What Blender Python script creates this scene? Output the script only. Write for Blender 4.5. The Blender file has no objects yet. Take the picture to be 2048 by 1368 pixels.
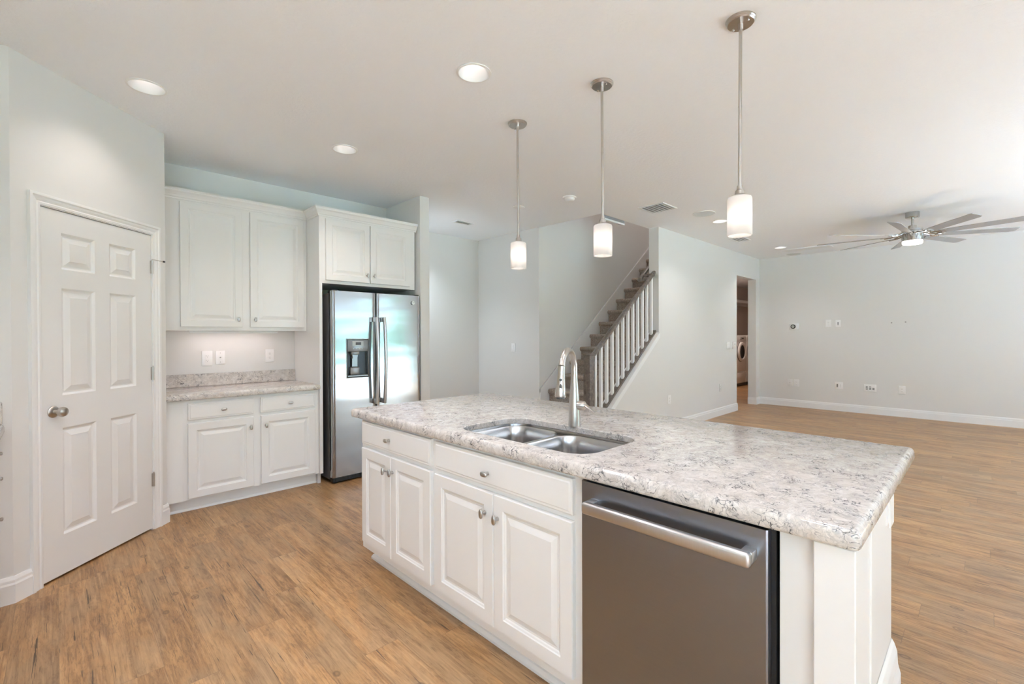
import bpy, bmesh, math, random
from mathutils import Vector, Matrix
from mathutils.geometry import tessellate_polygon

random.seed(7)
S = bpy.context.scene
COL = S.collection
PI = math.pi

# ------------------------------------------------------------------ camera
F_PX, YAW, PITCH, ROLL, CAM_H = 932.36, 0.7815, -0.006, -0.0033, 1.352
fw = Vector((math.cos(YAW) * math.cos(PITCH), math.sin(YAW) * math.cos(PITCH), math.sin(PITCH)))
rt = Vector((math.sin(YAW), -math.cos(YAW), 0.0))
up = rt.cross(fw)
rt2 = rt * math.cos(ROLL) + up * math.sin(ROLL)
up2 = -rt * math.sin(ROLL) + up * math.cos(ROLL)
cd = bpy.data.cameras.new('camera')
cam = bpy.data.objects.new('camera', cd)
COL.objects.link(cam)
cam.matrix_world = Matrix(((rt2.x, up2.x, -fw.x, 0), (rt2.y, up2.y, -fw.y, 0), (rt2.z, up2.z, -fw.z, CAM_H), (0, 0, 0, 1)))
cd.sensor_fit = 'HORIZONTAL'
cd.sensor_width = 36.0
cd.lens = 36.0 * F_PX / 2048
cd.shift_x = -27.85 / 2048
cd.shift_y = -7.92 / 2048
cd.clip_start = 0.02
S.camera = cam

# ------------------------------------------------------------------ exposure, sky
vs = S.view_settings
vs.view_transform = 'Standard'
vs.look = 'None'
vs.gamma = 1.0
vs.exposure = 0.85
vs.use_curve_mapping = False
cy = S.cycles
cy.use_denoising = True
cy.max_bounces = 14
cy.diffuse_bounces = 8
cy.glossy_bounces = 5
cy.sample_clamp_indirect = 6.0
cy.caustics_reflective = False
cy.caustics_refractive = False

W = bpy.data.worlds.new('sky')
S.world = W
W.use_nodes = True
wn, wl = W.node_tree.nodes, W.node_tree.links
wn.clear()
wo = wn.new('ShaderNodeOutputWorld')
bg = wn.new('ShaderNodeBackground')
tc = wn.new('ShaderNodeTexCoord')
ns = wn.new('ShaderNodeTexNoise')
ns.inputs['Scale'].default_value = 2.2
ns.inputs['Detail'].default_value = 4
cr = wn.new('ShaderNodeValToRGB')
cr.color_ramp.elements[0].position = 0.35
cr.color_ramp.elements[0].color = (0.50, 0.73, 1.0, 1)
cr.color_ramp.elements[1].position = 0.62
cr.color_ramp.elements[1].color = (0.80, 0.93, 1.0, 1)
wl.new(tc.outputs['Generated'], ns.inputs['Vector'])
wl.new(ns.outputs['Fac'], cr.inputs['Fac'])
wl.new(cr.outputs['Color'], bg.inputs['Color'])
bg.inputs['Strength'].default_value = 3.4
wl.new(bg.outputs['Background'], wo.inputs['Surface'])

# garden-side windows, unseen; first two added for light (x0, x1, z0, z1 on the wall y = YS)
YS = -3.4
WINDOWS = [(-3.8, -0.9, 0.04, 2.4), (-0.1, 0.9, 1.0, 2.3), (4.3, 7.3, 0.04, 2.13)]
XN = -4.3                                 # end wall of a nook added with its window to let light in
ADDED_NOOK = (-2.3, -1.5, 1.1, 2.0)
SUN = bpy.data.lights.new('sun', 'SUN')
SUN.energy = 96.0
SUN.angle = 0.02
SUN.color = (0.44, 0.655, 1.0)
so = bpy.data.objects.new('sun', SUN)
COL.objects.link(so)
so.rotation_euler = (math.radians(38), math.radians(-8), 0)
ld = bpy.data.lights.new('daylight_portal', 'AREA')
ld.shape = 'RECTANGLE'
ld.size, ld.size_y = ADDED_NOOK[1] - ADDED_NOOK[0], ADDED_NOOK[3] - ADDED_NOOK[2]
ld.cycles.is_portal = True
lo = bpy.data.objects.new('daylight_portal', ld)
COL.objects.link(lo)
lo.location = (XN - 0.12, (ADDED_NOOK[0] + ADDED_NOOK[1]) / 2, (ADDED_NOOK[2] + ADDED_NOOK[3]) / 2)
lo.rotation_euler = (PI / 2, 0, -PI / 2)
for i, (a, b, c, d) in enumerate(WINDOWS):
    ld = bpy.data.lights.new('daylight_portal', 'AREA')
    ld.shape = 'RECTANGLE'
    ld.size, ld.size_y = b - a, d - c
    ld.cycles.is_portal = True
    lo = bpy.data.objects.new('daylight_portal', ld)
    COL.objects.link(lo)
    lo.location = ((a + b) / 2, YS - 0.12, (c + d) / 2)
    lo.rotation_euler = (PI / 2, 0, 0)      # faces +Y, into the room

# ------------------------------------------------------------------ mesh helpers
class MB:
    def __init__(self):
        self.v, self.f = [], []

    def add(self, vs_, fs):
        o = len(self.v)
        self.v += [tuple(p) for p in vs_]
        self.f += [tuple(i + o for i in f) for f in fs]
        return self

    def bm(self, b):
        b.verts.ensure_lookup_table()
        b.verts.index_update()
        self.add([v.co[:] for v in b.verts], [[v.index for v in f.verts] for f in b.faces])
        b.free()
        return self

    def box(self, x0, x1, y0, y1, z0, z1, bev=0.0, seg=1):
        b = bmesh.new()
        bmesh.ops.create_cube(b, size=1)
        for v in b.verts:
            v.co = ((x0 + x1) / 2 + v.co.x * (x1 - x0), (y0 + y1) / 2 + v.co.y * (y1 - y0), (z0 + z1) / 2 + v.co.z * (z1 - z0))
        if bev > 0:
            bmesh.ops.bevel(b, geom=b.edges[:], offset=bev, segments=seg, profile=0.5, affect='EDGES')
        return self.bm(b)

    def loft(self, rings, cap0=True, cap1=True, closed=True):
        n = len(rings[0])
        vs_ = [p for r in rings for p in r]
        fs = []
        for k in range(len(rings) - 1):
            for i in range(n if closed else n - 1):
                j = (i + 1) % n
                fs.append((k * n + i, k * n + j, (k + 1) * n + j, (k + 1) * n + i))
        if cap0:
            fs.append(tuple(reversed(range(n))))
        if cap1:
            fs.append(tuple((len(rings) - 1) * n + i for i in range(n)))
        return self.add(vs_, fs)

    def lathe(self, prof, c=(0, 0, 0), n=32, axis='z', cap0=False, cap1=False):
        rings = []
        for r, h in prof:
            ring = []
            for i in range(n):
                a = 2 * PI * i / n
                u, w = r * math.cos(a), r * math.sin(a)
                p = {'z': (u, w, h), 'y': (u, h, w), 'x': (h, u, w)}[axis]
                ring.append((c[0] + p[0], c[1] + p[1], c[2] + p[2]))
            rings.append(ring)
        return self.loft(rings, cap0, cap1)

    def cyl(self, r, h0, h1, c=(0, 0, 0), n=24, axis='z'):
        return self.lathe([(r, h0), (r, h1)], c, n, axis, True, True)

    def tube(self, pts, rads, n=12, cap=True, flat=(1, 1)):
        P = [Vector(p) for p in pts]
        if not hasattr(rads, '__len__'):
            rads = [rads] * len(P)
        up0 = None
        rings = []
        for i, p in enumerate(P):
            t = (P[min(i + 1, len(P) - 1)] - P[max(i - 1, 0)]).normalized()
            if up0 is None:
                up0 = Vector((0, 0, 1)) if abs(t.z) < 0.9 else Vector((0, 1, 0))
            a = t.cross(up0)
            a.normalize()
            b = a.cross(t).normalized()
            up0 = b
            rings.append([tuple(p + (a * math.cos(2 * PI * k / n) * flat[0] + b * math.sin(2 * PI * k / n) * flat[1]) * rads[i]) for k in range(n)])
        return self.loft(rings, cap, cap)

    def prism(self, poly, a, b, axis='y'):
        def P(u, w, h):
            return {'y': (u, h, w), 'x': (h, u, w), 'z': (u, w, h)}[axis]
        return self.loft([[P(u, w, a) for u, w in poly], [P(u, w, b) for u, w in poly]])

    def sweep(self, path, prof, side=1):
        """profile (outward, z) along an open path of plan points, mitred; outward = right of travel when side is 1"""
        n = len(path)
        rings = []
        for i in range(n):
            dirs = []
            if i > 0:
                dirs.append((Vector(path[i]) - Vector(path[i - 1])).normalized())
            if i < n - 1:
                dirs.append((Vector(path[i + 1]) - Vector(path[i])).normalized())
            nr = [Vector((d.y, -d.x)) * side for d in dirs]
            m = sum(nr, Vector((0, 0))).normalized()
            k = 1 / max(0.3, m.dot(nr[0]))
            rings.append([(path[i][0] + m.x * k * o, path[i][1] + m.y * k * o, z) for o, z in prof])
        return self.loft(rings)

    def casing(self, x0, x1, zt, prof, z0=0.0, y=0.0):
        """door casing: profile (offset outwards, projection) up, across and down"""
        R = [[(x0 - o, y - d, z0) for o, d in prof], [(x0 - o, y - d, zt + o) for o, d in prof],
             [(x1 + o, y - d, zt + o) for o, d in prof], [(x1 + o, y - d, z0) for o, d in prof]]
        return self.loft(R)

    def slab(self, xs, zs, cells, y0, y1, fn=None):
        """slab whose front (y0) is cut in a grid; cells[(i,j)] = [(inset, y)...] rings sunk into that cell"""
        st = len(self.v)
        for j in range(len(zs) - 1):
            for i in range(len(xs) - 1):
                a, b, c, d = xs[i], xs[i + 1], zs[j], zs[j + 1]
                R = [[(a, y0, c), (b, y0, c), (b, y0, d), (a, y0, d)]]
                for s_, yy in cells.get((i, j), []):
                    R.append([(a + s_, yy, c + s_), (b - s_, yy, c + s_), (b - s_, yy, d - s_), (a + s_, yy, d - s_)])
                self.loft(R, False, True)
        for i in range(len(xs) - 1):
            for z, fl in ((zs[0], 0), (zs[-1], 1)):
                q = [(xs[i], y0, z), (xs[i + 1], y0, z), (xs[i + 1], y1, z), (xs[i], y1, z)]
                self.add(q, [(0, 1, 2, 3)])
        for j in range(len(zs) - 1):
            for x in (xs[0], xs[-1]):
                self.add([(x, y0, zs[j]), (x, y0, zs[j + 1]), (x, y1, zs[j + 1]), (x, y1, zs[j])], [(0, 1, 2, 3)])
        self.add([(xs[0], y1, zs[0]), (xs[-1], y1, zs[0]), (xs[-1], y1, zs[-1]), (xs[0], y1, zs[-1])], [(0, 1, 2, 3)])
        if fn:
            for k in range(st, len(self.v)):
                self.v[k] = fn(self.v[k])
        return self

    def obj(self, name, mat, parent=None, smooth=False, angle=35, merge=0.0):
        me = bpy.data.meshes.new(name)
        b = bmesh.new()
        vs_ = [b.verts.new(p) for p in self.v]
        for f in self.f:
            try:
                b.faces.new([vs_[i] for i in f])
            except ValueError:
                pass
        if smooth or merge:
            bmesh.ops.remove_doubles(b, verts=b.verts[:], dist=merge or 1e-5)
        bmesh.ops.recalc_face_normals(b, faces=b.faces[:])
        b.to_mesh(me)
        b.free()
        if smooth:
            for p in me.polygons:
                p.use_smooth = True
            me.set_sharp_from_angle(angle=math.radians(angle))
        me.materials.append(mat)
        o = bpy.data.objects.new(name, me)
        COL.objects.link(o)
        if parent:
            o.parent = parent
        return o


def rrect(x0, x1, y0, y1, r, n=6, ins=0.0):
    x0, x1, y0, y1 = x0 + ins, x1 - ins, y0 + ins, y1 - ins
    r = max(1e-4, r - ins)
    pts = []
    for cx_, cy_, a0 in ((x1 - r, y0 + r, -90), (x1 - r, y1 - r, 0), (x0 + r, y1 - r, 90), (x0 + r, y0 + r, 180)):
        for k in range(n + 1):
            a = math.radians(a0 + 90 * k / n)
            pts.append((cx_ + r * math.cos(a), cy_ + r * math.sin(a)))
    return pts


def holed(mb, outer, holes, z):
    loops = [[Vector((x, y, 0)) for x, y in outer]] + [[Vector((x, y, 0)) for x, y in h] for h in holes]
    tris = tessellate_polygon(loops)
    mb.add([(p.x, p.y, z) for l in loops for p in l], [tuple(t) for t in tris])


def circle(cx_, cy_, r, n=32):
    return [(cx_ + r * math.cos(2 * PI * k / n), cy_ + r * math.sin(2 * PI * k / n)) for k in range(n)]


def thing(name, label, cat, loc=(0, 0, 0), rz=0.0, group=None):
    o = bpy.data.objects.new(name, None)
    COL.objects.link(o)
    o.empty_display_size = 0.05
    o.location = loc
    o.rotation_euler = (0, 0, rz)
    o['label'] = label
    o['category'] = cat
    if group:
        o['group'] = group
    return o


def tag(o, label, cat, group=None):
    o['label'] = label
    o['category'] = cat
    if group:
        o['group'] = group
    return o


def struct(name, mb, mat, smooth=False, **k):
    o = mb.obj(name, mat, None, smooth, **k)
    o['kind'] = 'structure'
    return o


def copy_tree(o, parent=None):
    c = o.copy()
    COL.objects.link(c)
    c.parent = parent
    for ch in list(o.children):
        copy_tree(ch, c)
    return c


# ------------------------------------------------------------------ materials
class NT:
    def __init__(self, name):
        self.m = bpy.data.materials.new(name)
        self.m.use_nodes = True
        self.t = self.m.node_tree
        self.n, self.l = self.t.nodes, self.t.links
        self.p = self.n['Principled BSDF']

    def new(self, ty, **k):
        nd = self.n.new(ty)
        for a, b in k.items():
            setattr(nd, a, b)
        return nd

    def set(self, nd, **k):
        for a, b in k.items():
            nd.inputs[a].default_value = b
        return nd

    def link(self, a, b):
        self.l.new(a, b)

    def math(self, op, a, b=None, c=None):
        nd = self.n.new('ShaderNodeMath')
        nd.operation = op
        for i, x in enumerate((a, b, c)):
            if x is None:
                continue
            if isinstance(x, (int, float)):
                nd.inputs[i].default_value = x
            else:
                self.l.new(x, nd.inputs[i])
        return nd.outputs[0]

    def mix(self, fac, a, b, blend='MIX'):
        nd = self.n.new('ShaderNodeMix')
        nd.data_type = 'RGBA'
        nd.blend_type = blend
        for s, x in ((nd.inputs[0], fac), (nd.inputs[6], a), (nd.inputs[7], b)):
            if isinstance(x, (int, float)):
                s.default_value = x
            elif isinstance(x, tuple):
                s.default_value = (*x, 1) if len(x) == 3 else x
            else:
                self.l.new(x, s)
        return nd.outputs[2]

    def ramp(self, fac, stops):
        nd = self.n.new('ShaderNodeValToRGB')
        e = nd.color_ramp.elements
        while len(e) < len(stops):
            e.new(0.5)
        for k, (p, c) in enumerate(stops):
            e[k].position = p
            e[k].color = (c, c, c, 1) if isinstance(c, (int, float)) else (*c, 1)
        self.l.new(fac, nd.inputs[0])
        return nd.outputs[0]

    def noise(self, vec, scale, detail=4, rough=0.5, dist=0.0):
        nd = self.n.new('ShaderNodeTexNoise')
        nd.inputs['Scale'].default_value = scale
        nd.inputs['Detail'].default_value = detail
        nd.inputs['Roughness'].default_value = rough
        nd.inputs['Distortion'].default_value = dist
        if vec is not None:
            self.l.new(vec, nd.inputs['Vector'])
        return nd

    def coord(self, scale=(1, 1, 1), rot=(0, 0, 0)):
        t = self.n.new('ShaderNodeTexCoord')
        m = self.n.new('ShaderNodeMapping')
        m.inputs['Scale'].default_value = scale
        m.inputs['Rotation'].default_value = rot
        self.l.new(t.outputs['Object'], m.inputs['Vector'])
        return m.outputs[0]

    def bump(self, h, strength=0.2, dist=0.002):
        b = self.n.new('ShaderNodeBump')
        b.inputs['Strength'].default_value = strength
        b.inputs['Distance'].default_value = dist
        self.l.new(h, b.inputs['Height'])
        self.l.new(b.outputs[0], self.p.inputs['Normal'])


def plain(name, col, rough=0.5, metal=0.0, spec=0.5, bump=None, coat=0.0):
    t = NT(name)
    t.set(t.p, **{'Base Color': (*col, 1), 'Roughness': rough, 'Metallic': metal, 'Specular IOR Level': spec, 'Coat Weight': coat})
    if bump:
        sc, st, di = bump
        n_ = t.noise(t.coord(), sc, 3)
        t.bump(n_.outputs['Fac'], st, di)
    return t.m


def emit(name, col, strength):
    t = NT(name)
    t.set(t.p, **{'Base Color': (0.9, 0.9, 0.9, 1), 'Emission Color': (*col, 1), 'Emission Strength': strength, 'Roughness': 0.4})
    return t.m


def brushed(name, col, rough, axis_scale, var=0.06, bump=0.05, aniso=0.0, wave=None):
    t = NT(name)
    n_ = t.noise(t.coord(axis_scale), 1.0, 3)
    c = t.mix(n_.outputs['Fac'], tuple(x * (1 - var) for x in col), tuple(min(1, x * (1 + var)) for x in col))
    t.link(c, t.p.inputs['Base Color'])
    t.set(t.p, Metallic=1.0, Roughness=rough)
    t.p.inputs['Anisotropic'].default_value = aniso
    if wave:
        w_ = t.noise(t.coord(wave[0]), 1.0, 1)
        h = t.math('ADD', t.math('MULTIPLY', w_.outputs['Fac'], wave[1]), t.math('MULTIPLY', n_.outputs['Fac'], 0.0025))
        t.bump(h, 1.0, 0.01)
    elif bump:
        t.bump(n_.outputs['Fac'], bump, 0.001)
    return t.m


M = {}
KWG = 0.004
M['wall'] = plain('wall_paint', (0.735, 0.730, 0.718), 0.75, spec=0.3, bump=(160, 0.12, 0.001))
M['ceil'] = None
t = NT('ceiling_knockdown')
t.set(t.p, **{'Base Color': (0.90, 0.92, 0.955, 1), 'Roughness': 0.9, 'Specular IOR Level': 0.2})
n1 = t.noise(t.coord(), 38, 4, 0.6, 0.4)
hh = t.ramp(n1.outputs['Fac'], [(0.46, 0.0), (0.58, 1.0)])
t.bump(hh, 0.22, 0.003)
M['ceil'] = t.m
M['trim'] = plain('trim_white', (0.83, 0.835, 0.84), 0.35)
M['cab'] = plain('cabinet_white', (0.80, 0.80, 0.80), 0.33)
M['door'] = plain('door_white', (0.80, 0.80, 0.80), 0.4)
M['plate'] = plain('plate_white', (0.85, 0.85, 0.86), 0.3)
M['slot'] = plain('slot_dark', (0.06, 0.06, 0.06), 0.5)
M['slotgrey'] = plain('slot_grey', (0.35, 0.34, 0.33), 0.5)
M['black'] = plain('black_plastic', (0.012, 0.013, 0.014), 0.35)
M['rubber'] = plain('rubber_grey', (0.10, 0.10, 0.10), 0.6)
M['plaster'] = plain('patch_filler', (0.74, 0.74, 0.73), 0.8)
M['grille'] = plain('speaker_cloth', (0.66, 0.69, 0.70), 0.8, bump=(900, 0.3, 0.0005))
M['dark_side'] = plain('fridge_side_grey', (0.16, 0.15, 0.15), 0.45, metal=0.4, bump=(500, 0.15, 0.0004))
M['nickel'] = brushed('brushed_nickel', (0.55, 0.52, 0.48), 0.28, (40, 40, 400))
M['nickel_fan'] = brushed('fan_nickel', (0.46, 0.435, 0.40), 0.22, (40, 40, 300))
M['blade'] = plain('fan_blade_silver', (0.40, 0.385, 0.37), 0.4, metal=0.35)
M['knob'] = brushed('knob_nickel', (0.50, 0.485, 0.465), 0.33, (300, 300, 300))
M['fridge'] = brushed('fridge_steel', (0.385, 0.386, 0.39), 0.15, (3, 3, 500), 0.02, aniso=0.0, wave=((1.3, 1.3, 4.5), 0.5))
M['handle'] = brushed('handle_steel', (0.60, 0.59, 0.585), 0.34, (200, 200, 4), 0.05)
M['dw'] = brushed('dishwasher_steel', (0.285, 0.305, 0.345), 0.30, (2, 2, 900), 0.05, bump=0.03)
M['sink'] = brushed('sink_steel', (0.60, 0.59, 0.585), 0.20, (16, 16, 0.6), 0.10, bump=0.35)
M['washer'] = plain('washer_white', (0.80, 0.78, 0.76), 0.3)
M['washer_dark'] = plain('washer_dark_glass', (0.02, 0.02, 0.022), 0.15)
M['chrome'] = plain('chrome', (0.8, 0.8, 0.8), 0.12, metal=1.0)
M['disp'] = plain('dispenser_grey', (0.24, 0.24, 0.235), 0.3, metal=0.6)
M['lcd'] = plain('lcd_grey', (0.42, 0.44, 0.42), 0.3)
M['can'] = emit('downlight_lens', (1.0, 0.95, 0.92), 1.3)
M['can_far'] = emit('downlight_lens_far', (1.0, 0.96, 0.94), 5.0)
M['can_unseen'] = emit('downlight_lens_unseen', (0.80, 0.91, 1.0), 5.0)
M['fanlight'] = emit('fan_light_lens', (1.0, 0.93, 0.87), 4.0)
M['strip'] = emit('cabinet_light_lens', (1.0, 0.80, 0.78), 3.8)

# frosted glass of the pendants: lit by the bulb inside
t = NT('frosted_glass')
tr = t.new('ShaderNodeBsdfTranslucent')
df = t.new('ShaderNodeBsdfDiffuse')
mx = t.new('ShaderNodeMixShader')
tr.inputs['Color'].default_value = (0.74, 0.72, 0.70, 1)
df.inputs['Color'].default_value = (0.76, 0.75, 0.74, 1)
mx.inputs[0].default_value = 0.5
t.link(tr.outputs[0], mx.inputs[1])
t.link(df.outputs[0], mx.inputs[2])
t.link(mx.outputs[0], t.n['Material Output'].inputs['Surface'])
M['frost'] = t.m

# quartz worktop
t = NT('veined_quartz')
c0 = t.coord()
def warp(vec, scale, amt, detail=3):
    w1 = t.noise(vec, scale, detail, 0.55)
    sb = t.new('ShaderNodeVectorMath', operation='SUBTRACT')
    t.link(w1.outputs['Color'], sb.inputs[0])
    sb.inputs[1].default_value = (0.5, 0.5, 0.5)
    sc_ = t.new('ShaderNodeVectorMath', operation='SCALE')
    t.link(sb.outputs[0], sc_.inputs[0])
    sc_.inputs['Scale'].default_value = amt
    ad = t.new('ShaderNodeVectorMath', operation='ADD')
    t.link(vec, ad.inputs[0])
    t.link(sc_.outputs[0], ad.inputs[1])
    return ad.outputs[0]
wv = warp(warp(c0, 9, 0.12), 46, 0.040)
def veins(scale, width, seed, soft=0.0):
    mp = t.new('ShaderNodeMapping')
    mp.inputs['Location'].default_value = (seed, seed * 1.7, seed * 0.3)
    mp.inputs['Scale'].default_value = (1.0, 0.66, 1.0)
    mp.inputs['Rotation'].default_value = (0.3, 0.2, 0.5 + seed)
    t.link(wv, mp.inputs['Vector'])
    vo = t.new('ShaderNodeTexVoronoi', feature='DISTANCE_TO_EDGE')
    vo.inputs['Scale'].default_value = scale
    t.link(mp.outputs[0], vo.inputs['Vector'])
    return t.ramp(vo.outputs['Distance'], [(soft, 1.0), (width, 0.0)])
def mask(scale, lo_, hi_, seed, detail=3):
    mp = t.new('ShaderNodeMapping')
    mp.inputs['Location'].default_value = (seed, -seed, seed * 2)
    t.link(c0, mp.inputs['Vector'])
    return t.ramp(t.noise(mp.outputs[0], scale, detail, 0.55).outputs['Fac'], [(lo_, 0.0), (hi_, 1.0)])
base = t.ramp(t.noise(wv, 30, 5, 0.6).outputs['Fac'], [(0.30, (0.51, 0.465, 0.43)), (0.48, (0.63, 0.59, 0.555)), (0.66, (0.74, 0.71, 0.68))])
base = t.mix(t.math('MULTIPLY', mask(6, 0.5, 0.7, 1.0), 0.30), base, (0.68, 0.59, 0.49))
base = t.mix(t.math('MULTIPLY', t.math('MULTIPLY', veins(58, 0.10, 3.1), mask(17, 0.36, 0.58, 2.0)), 0.55), base, (0.31, 0.295, 0.29))
base = t.mix(t.math('MULTIPLY', t.math('MULTIPLY', veins(105, 0.13, 7.7), mask(26, 0.40, 0.58, 3.0)), 0.44), base, (0.36, 0.34, 0.33))
base = t.mix(t.math('MULTIPLY', t.math('MULTIPLY', veins(44, 0.062, 5.3, 0.015), mask(15, 0.535, 0.62, 4.0, 4)), 0.85), base, (0.07, 0.072, 0.08))
base = t.mix(t.math('MULTIPLY', t.math('MULTIPLY', veins(26, 0.034, 0.4, 0.010), mask(12, 0.51, 0.58, 5.0, 4)), 0.90), base, (0.06, 0.063, 0.075))
t.link(base, t.p.inputs['Base Color'])
t.set(t.p, Roughness=0.12)
M['quartz'] = t.m

# plank floor: planks run along Y, each with its own tone
t = NT('plank_floor')
PW, PL = 0.152, 1.22
xyz = t.new('ShaderNodeSeparateXYZ')
tcn = t.new('ShaderNodeTexCoord')
t.link(tcn.outputs['Object'], xyz.inputs[0])
u = t.math('DIVIDE', xyz.outputs['X'], PW)
row = t.math('FLOOR', u)
wn1 = t.new('ShaderNodeTexWhiteNoise', noise_dimensions='1D')
t.link(row, wn1.inputs['W'])
v = t.math('ADD', t.math('DIVIDE', xyz.outputs['Y'], PL), t.math('MULTIPLY', wn1.outputs['Value'], 7.0))
cell = t.math('FLOOR', v)
cid = t.math('ADD', t.math('MULTIPLY', row, 17.31), t.math('MULTIPLY', cell, 5.77))
wn2 = t.new('ShaderNodeTexWhiteNoise', noise_dimensions='1D')
t.link(cid, wn2.inputs['W'])
pid = wn2.outputs['Value']
sp = t.new('ShaderNodeSeparateColor')
t.link(wn2.outputs['Color'], sp.inputs[0])
def gvec(sx, sy, off_):
    cb = t.new('ShaderNodeCombineXYZ')
    t.link(t.math('MULTIPLY', xyz.outputs['X'], sx), cb.inputs[0])
    t.link(t.math('ADD', t.math('MULTIPLY', xyz.outputs['Y'], sy), t.math('MULTIPLY', pid, off_)), cb.inputs[1])
    t.link(t.math('MULTIPLY', pid, 31.0), cb.inputs[2])
    return cb.outputs[0]
g1 = t.noise(gvec(11, 1.5, 40), 1.0, 8, 0.68, 1.1)
g2 = t.noise(gvec(120, 3.5, 13), 1.0, 5, 0.65, 0.4)
g3 = t.noise(gvec(105, 2.6, 71), 1.0, 3, 0.5, 0.8)
g6 = t.noise(gvec(150, 16, 33), 1.0, 4, 0.7, 0.6)
g4 = t.noise(gvec(5.0, 1.6, 23), 1.0, 4, 0.55, 0.5)
g5 = t.noise(gvec(38, 9.0, 57), 1.0, 6, 0.72, 0.8)
col = t.ramp(g1.outputs['Fac'], [(0.30, (0.25, 0.118, 0.042)), (0.42, (0.385, 0.195, 0.072)), (0.54, (0.50, 0.270, 0.108)), (0.70, (0.60, 0.345, 0.150))])
grey = t.mix(g5.outputs['Fac'], (0.21, 0.138, 0.075), (0.43, 0.305, 0.18))
col = t.mix(t.math('MULTIPLY', t.ramp(g4.outputs['Fac'], [(0.47, 0.0), (0.58, 1.0)]), 0.42), col, grey)
# weathered dark flecks gathered in patches
fl = t.math('MULTIPLY', t.ramp(g5.outputs['Fac'], [(0.40, 1.0), (0.50, 0.0)]), t.ramp(g1.outputs['Fac'], [(0.40, 1.0), (0.60, 0.15)]))
col = t.mix(t.math('MULTIPLY', fl, 0.58), col, (0.175, 0.088, 0.036))
fl2 = t.math('MULTIPLY', t.ramp(g6.outputs['Fac'], [(0.42, 1.0), (0.50, 0.0)]), t.ramp(g4.outputs['Fac'], [(0.36, 1.0), (0.56, 0.1)]))
col = t.mix(t.math('MULTIPLY', fl2, 0.60), col, (0.19, 0.098, 0.042))
lt = t.math('MULTIPLY', t.ramp(g2.outputs['Fac'], [(0.52, 0.0), (0.66, 1.0)]), 0.40)
col = t.mix(lt, col, (0.66, 0.41, 0.21))
col = t.mix(t.math('MULTIPLY', t.ramp(g2.outputs['Fac'], [(0.32, 1.0), (0.46, 0.0)]), 0.42), col, (0.16, 0.082, 0.036))
crack = t.ramp(g3.outputs['Fac'], [(0.318, 1.0), (0.334, 0.0)])
col = t.mix(t.math('MULTIPLY', crack, 0.85), col, (0.055, 0.028, 0.014))
# knots
vk = t.new('ShaderNodeTexVoronoi')
vk.inputs['Scale'].default_value = 1.0
vk.inputs['Randomness'].default_value = 1.0
t.link(gvec(5.2, 3.4, 9), vk.inputs['Vector'])
kn = t.ramp(vk.outputs['Distance'], [(0.035, 0.9), (0.055, 0.2), (0.08, 1.0), (0.105, 0.0)])
col = t.mix(t.math('MULTIPLY', kn, 0.62), col, (0.095, 0.048, 0.022))
tone = t.math('ADD', t.math('MULTIPLY', sp.outputs['Green'], 0.24), 0.77)
cbt = t.new('ShaderNodeCombineXYZ')
for k in range(3):
    t.link(tone, cbt.inputs[k])
col = t.mix(1.0, col, cbt.outputs[0], 'MULTIPLY')
fu = t.math('FRACT', u)
fv = t.math('FRACT', v)
eu = t.math('MINIMUM', fu, t.math('SUBTRACT', 1.0, fu))
ev = t.math('MINIMUM', fv, t.math('SUBTRACT', 1.0, fv))
seam = t.math('MAXIMUM', t.math('LESS_THAN', eu, 0.006), t.math('LESS_THAN', ev, 0.0012))
col = t.mix(t.math('MULTIPLY', seam, 0.38), col, (0.10, 0.06, 0.035))
t.link(col, t.p.inputs['Base Color'])
t.set(t.p, Roughness=0.38)
t.bump(t.math('SUBTRACT', g2.outputs['Fac'], seam), 0.25, 0.0012)
M['floor'] = t.m

# carpet
t = NT('stair_carpet')
c0 = t.coord()
a = t.noise(c0, 120, 4, 0.75)
b = t.noise(c0, 330, 2, 0.6)
col = t.ramp(a.outputs['Fac'], [(0.36, (0.17, 0.132, 0.106)), (0.50, (0.40, 0.33, 0.275)), (0.62, (0.66, 0.58, 0.51))])
t.link(col, t.p.inputs['Base Color'])
t.set(t.p, Roughness=1.0, **{'Specular IOR Level': 0.1})
t.bump(t.math('ADD', b.outputs['Fac'], a.outputs['Fac']), 0.9, 0.006)
M['carpet'] = t.m

# stained rail wood
t = NT('rail_wood')
g = t.noise(t.coord((6, 6, 6)), 3.0, 6, 0.65, 1.5)
g_2 = t.noise(t.coord((70, 70, 8)), 1.0, 3)
col = t.ramp(g.outputs['Fac'], [(0.30, (0.085, 0.065, 0.05)), (0.55, (0.20, 0.165, 0.135)), (0.75, (0.31, 0.27, 0.23))])
col = t.mix(t.math('MULTIPLY', g_2.outputs['Fac'], 0.4), col, (0.08, 0.06, 0.05))
t.link(col, t.p.inputs['Base Color'])
t.set(t.p, Roughness=0.3)
M['wood'] = t.m

# garden
t = NT('lawn_grass')
g = t.noise(t.coord(), 3.0, 6, 0.7)
t.link(t.ramp(g.outputs['Fac'], [(0.3, (0.085, 0.13, 0.06)), (0.7, (0.16, 0.21, 0.11))]), t.p.inputs['Base Color'])
t.set(t.p, Roughness=0.9)
M['grass'] = t.m
M['patio'] = plain('patio_concrete', (0.70, 0.72, 0.75), 0.8, bump=(30, 0.2, 0.002))
t = NT('hedge_leaves')
g = t.noise(t.coord(), 6.0, 6, 0.8)
t.link(t.ramp(g.outputs['Fac'], [(0.35, (0.03, 0.07, 0.02)), (0.65, (0.13, 0.24, 0.07))]), t.p.inputs['Base Color'])
M['hedge'] = t.m

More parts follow.
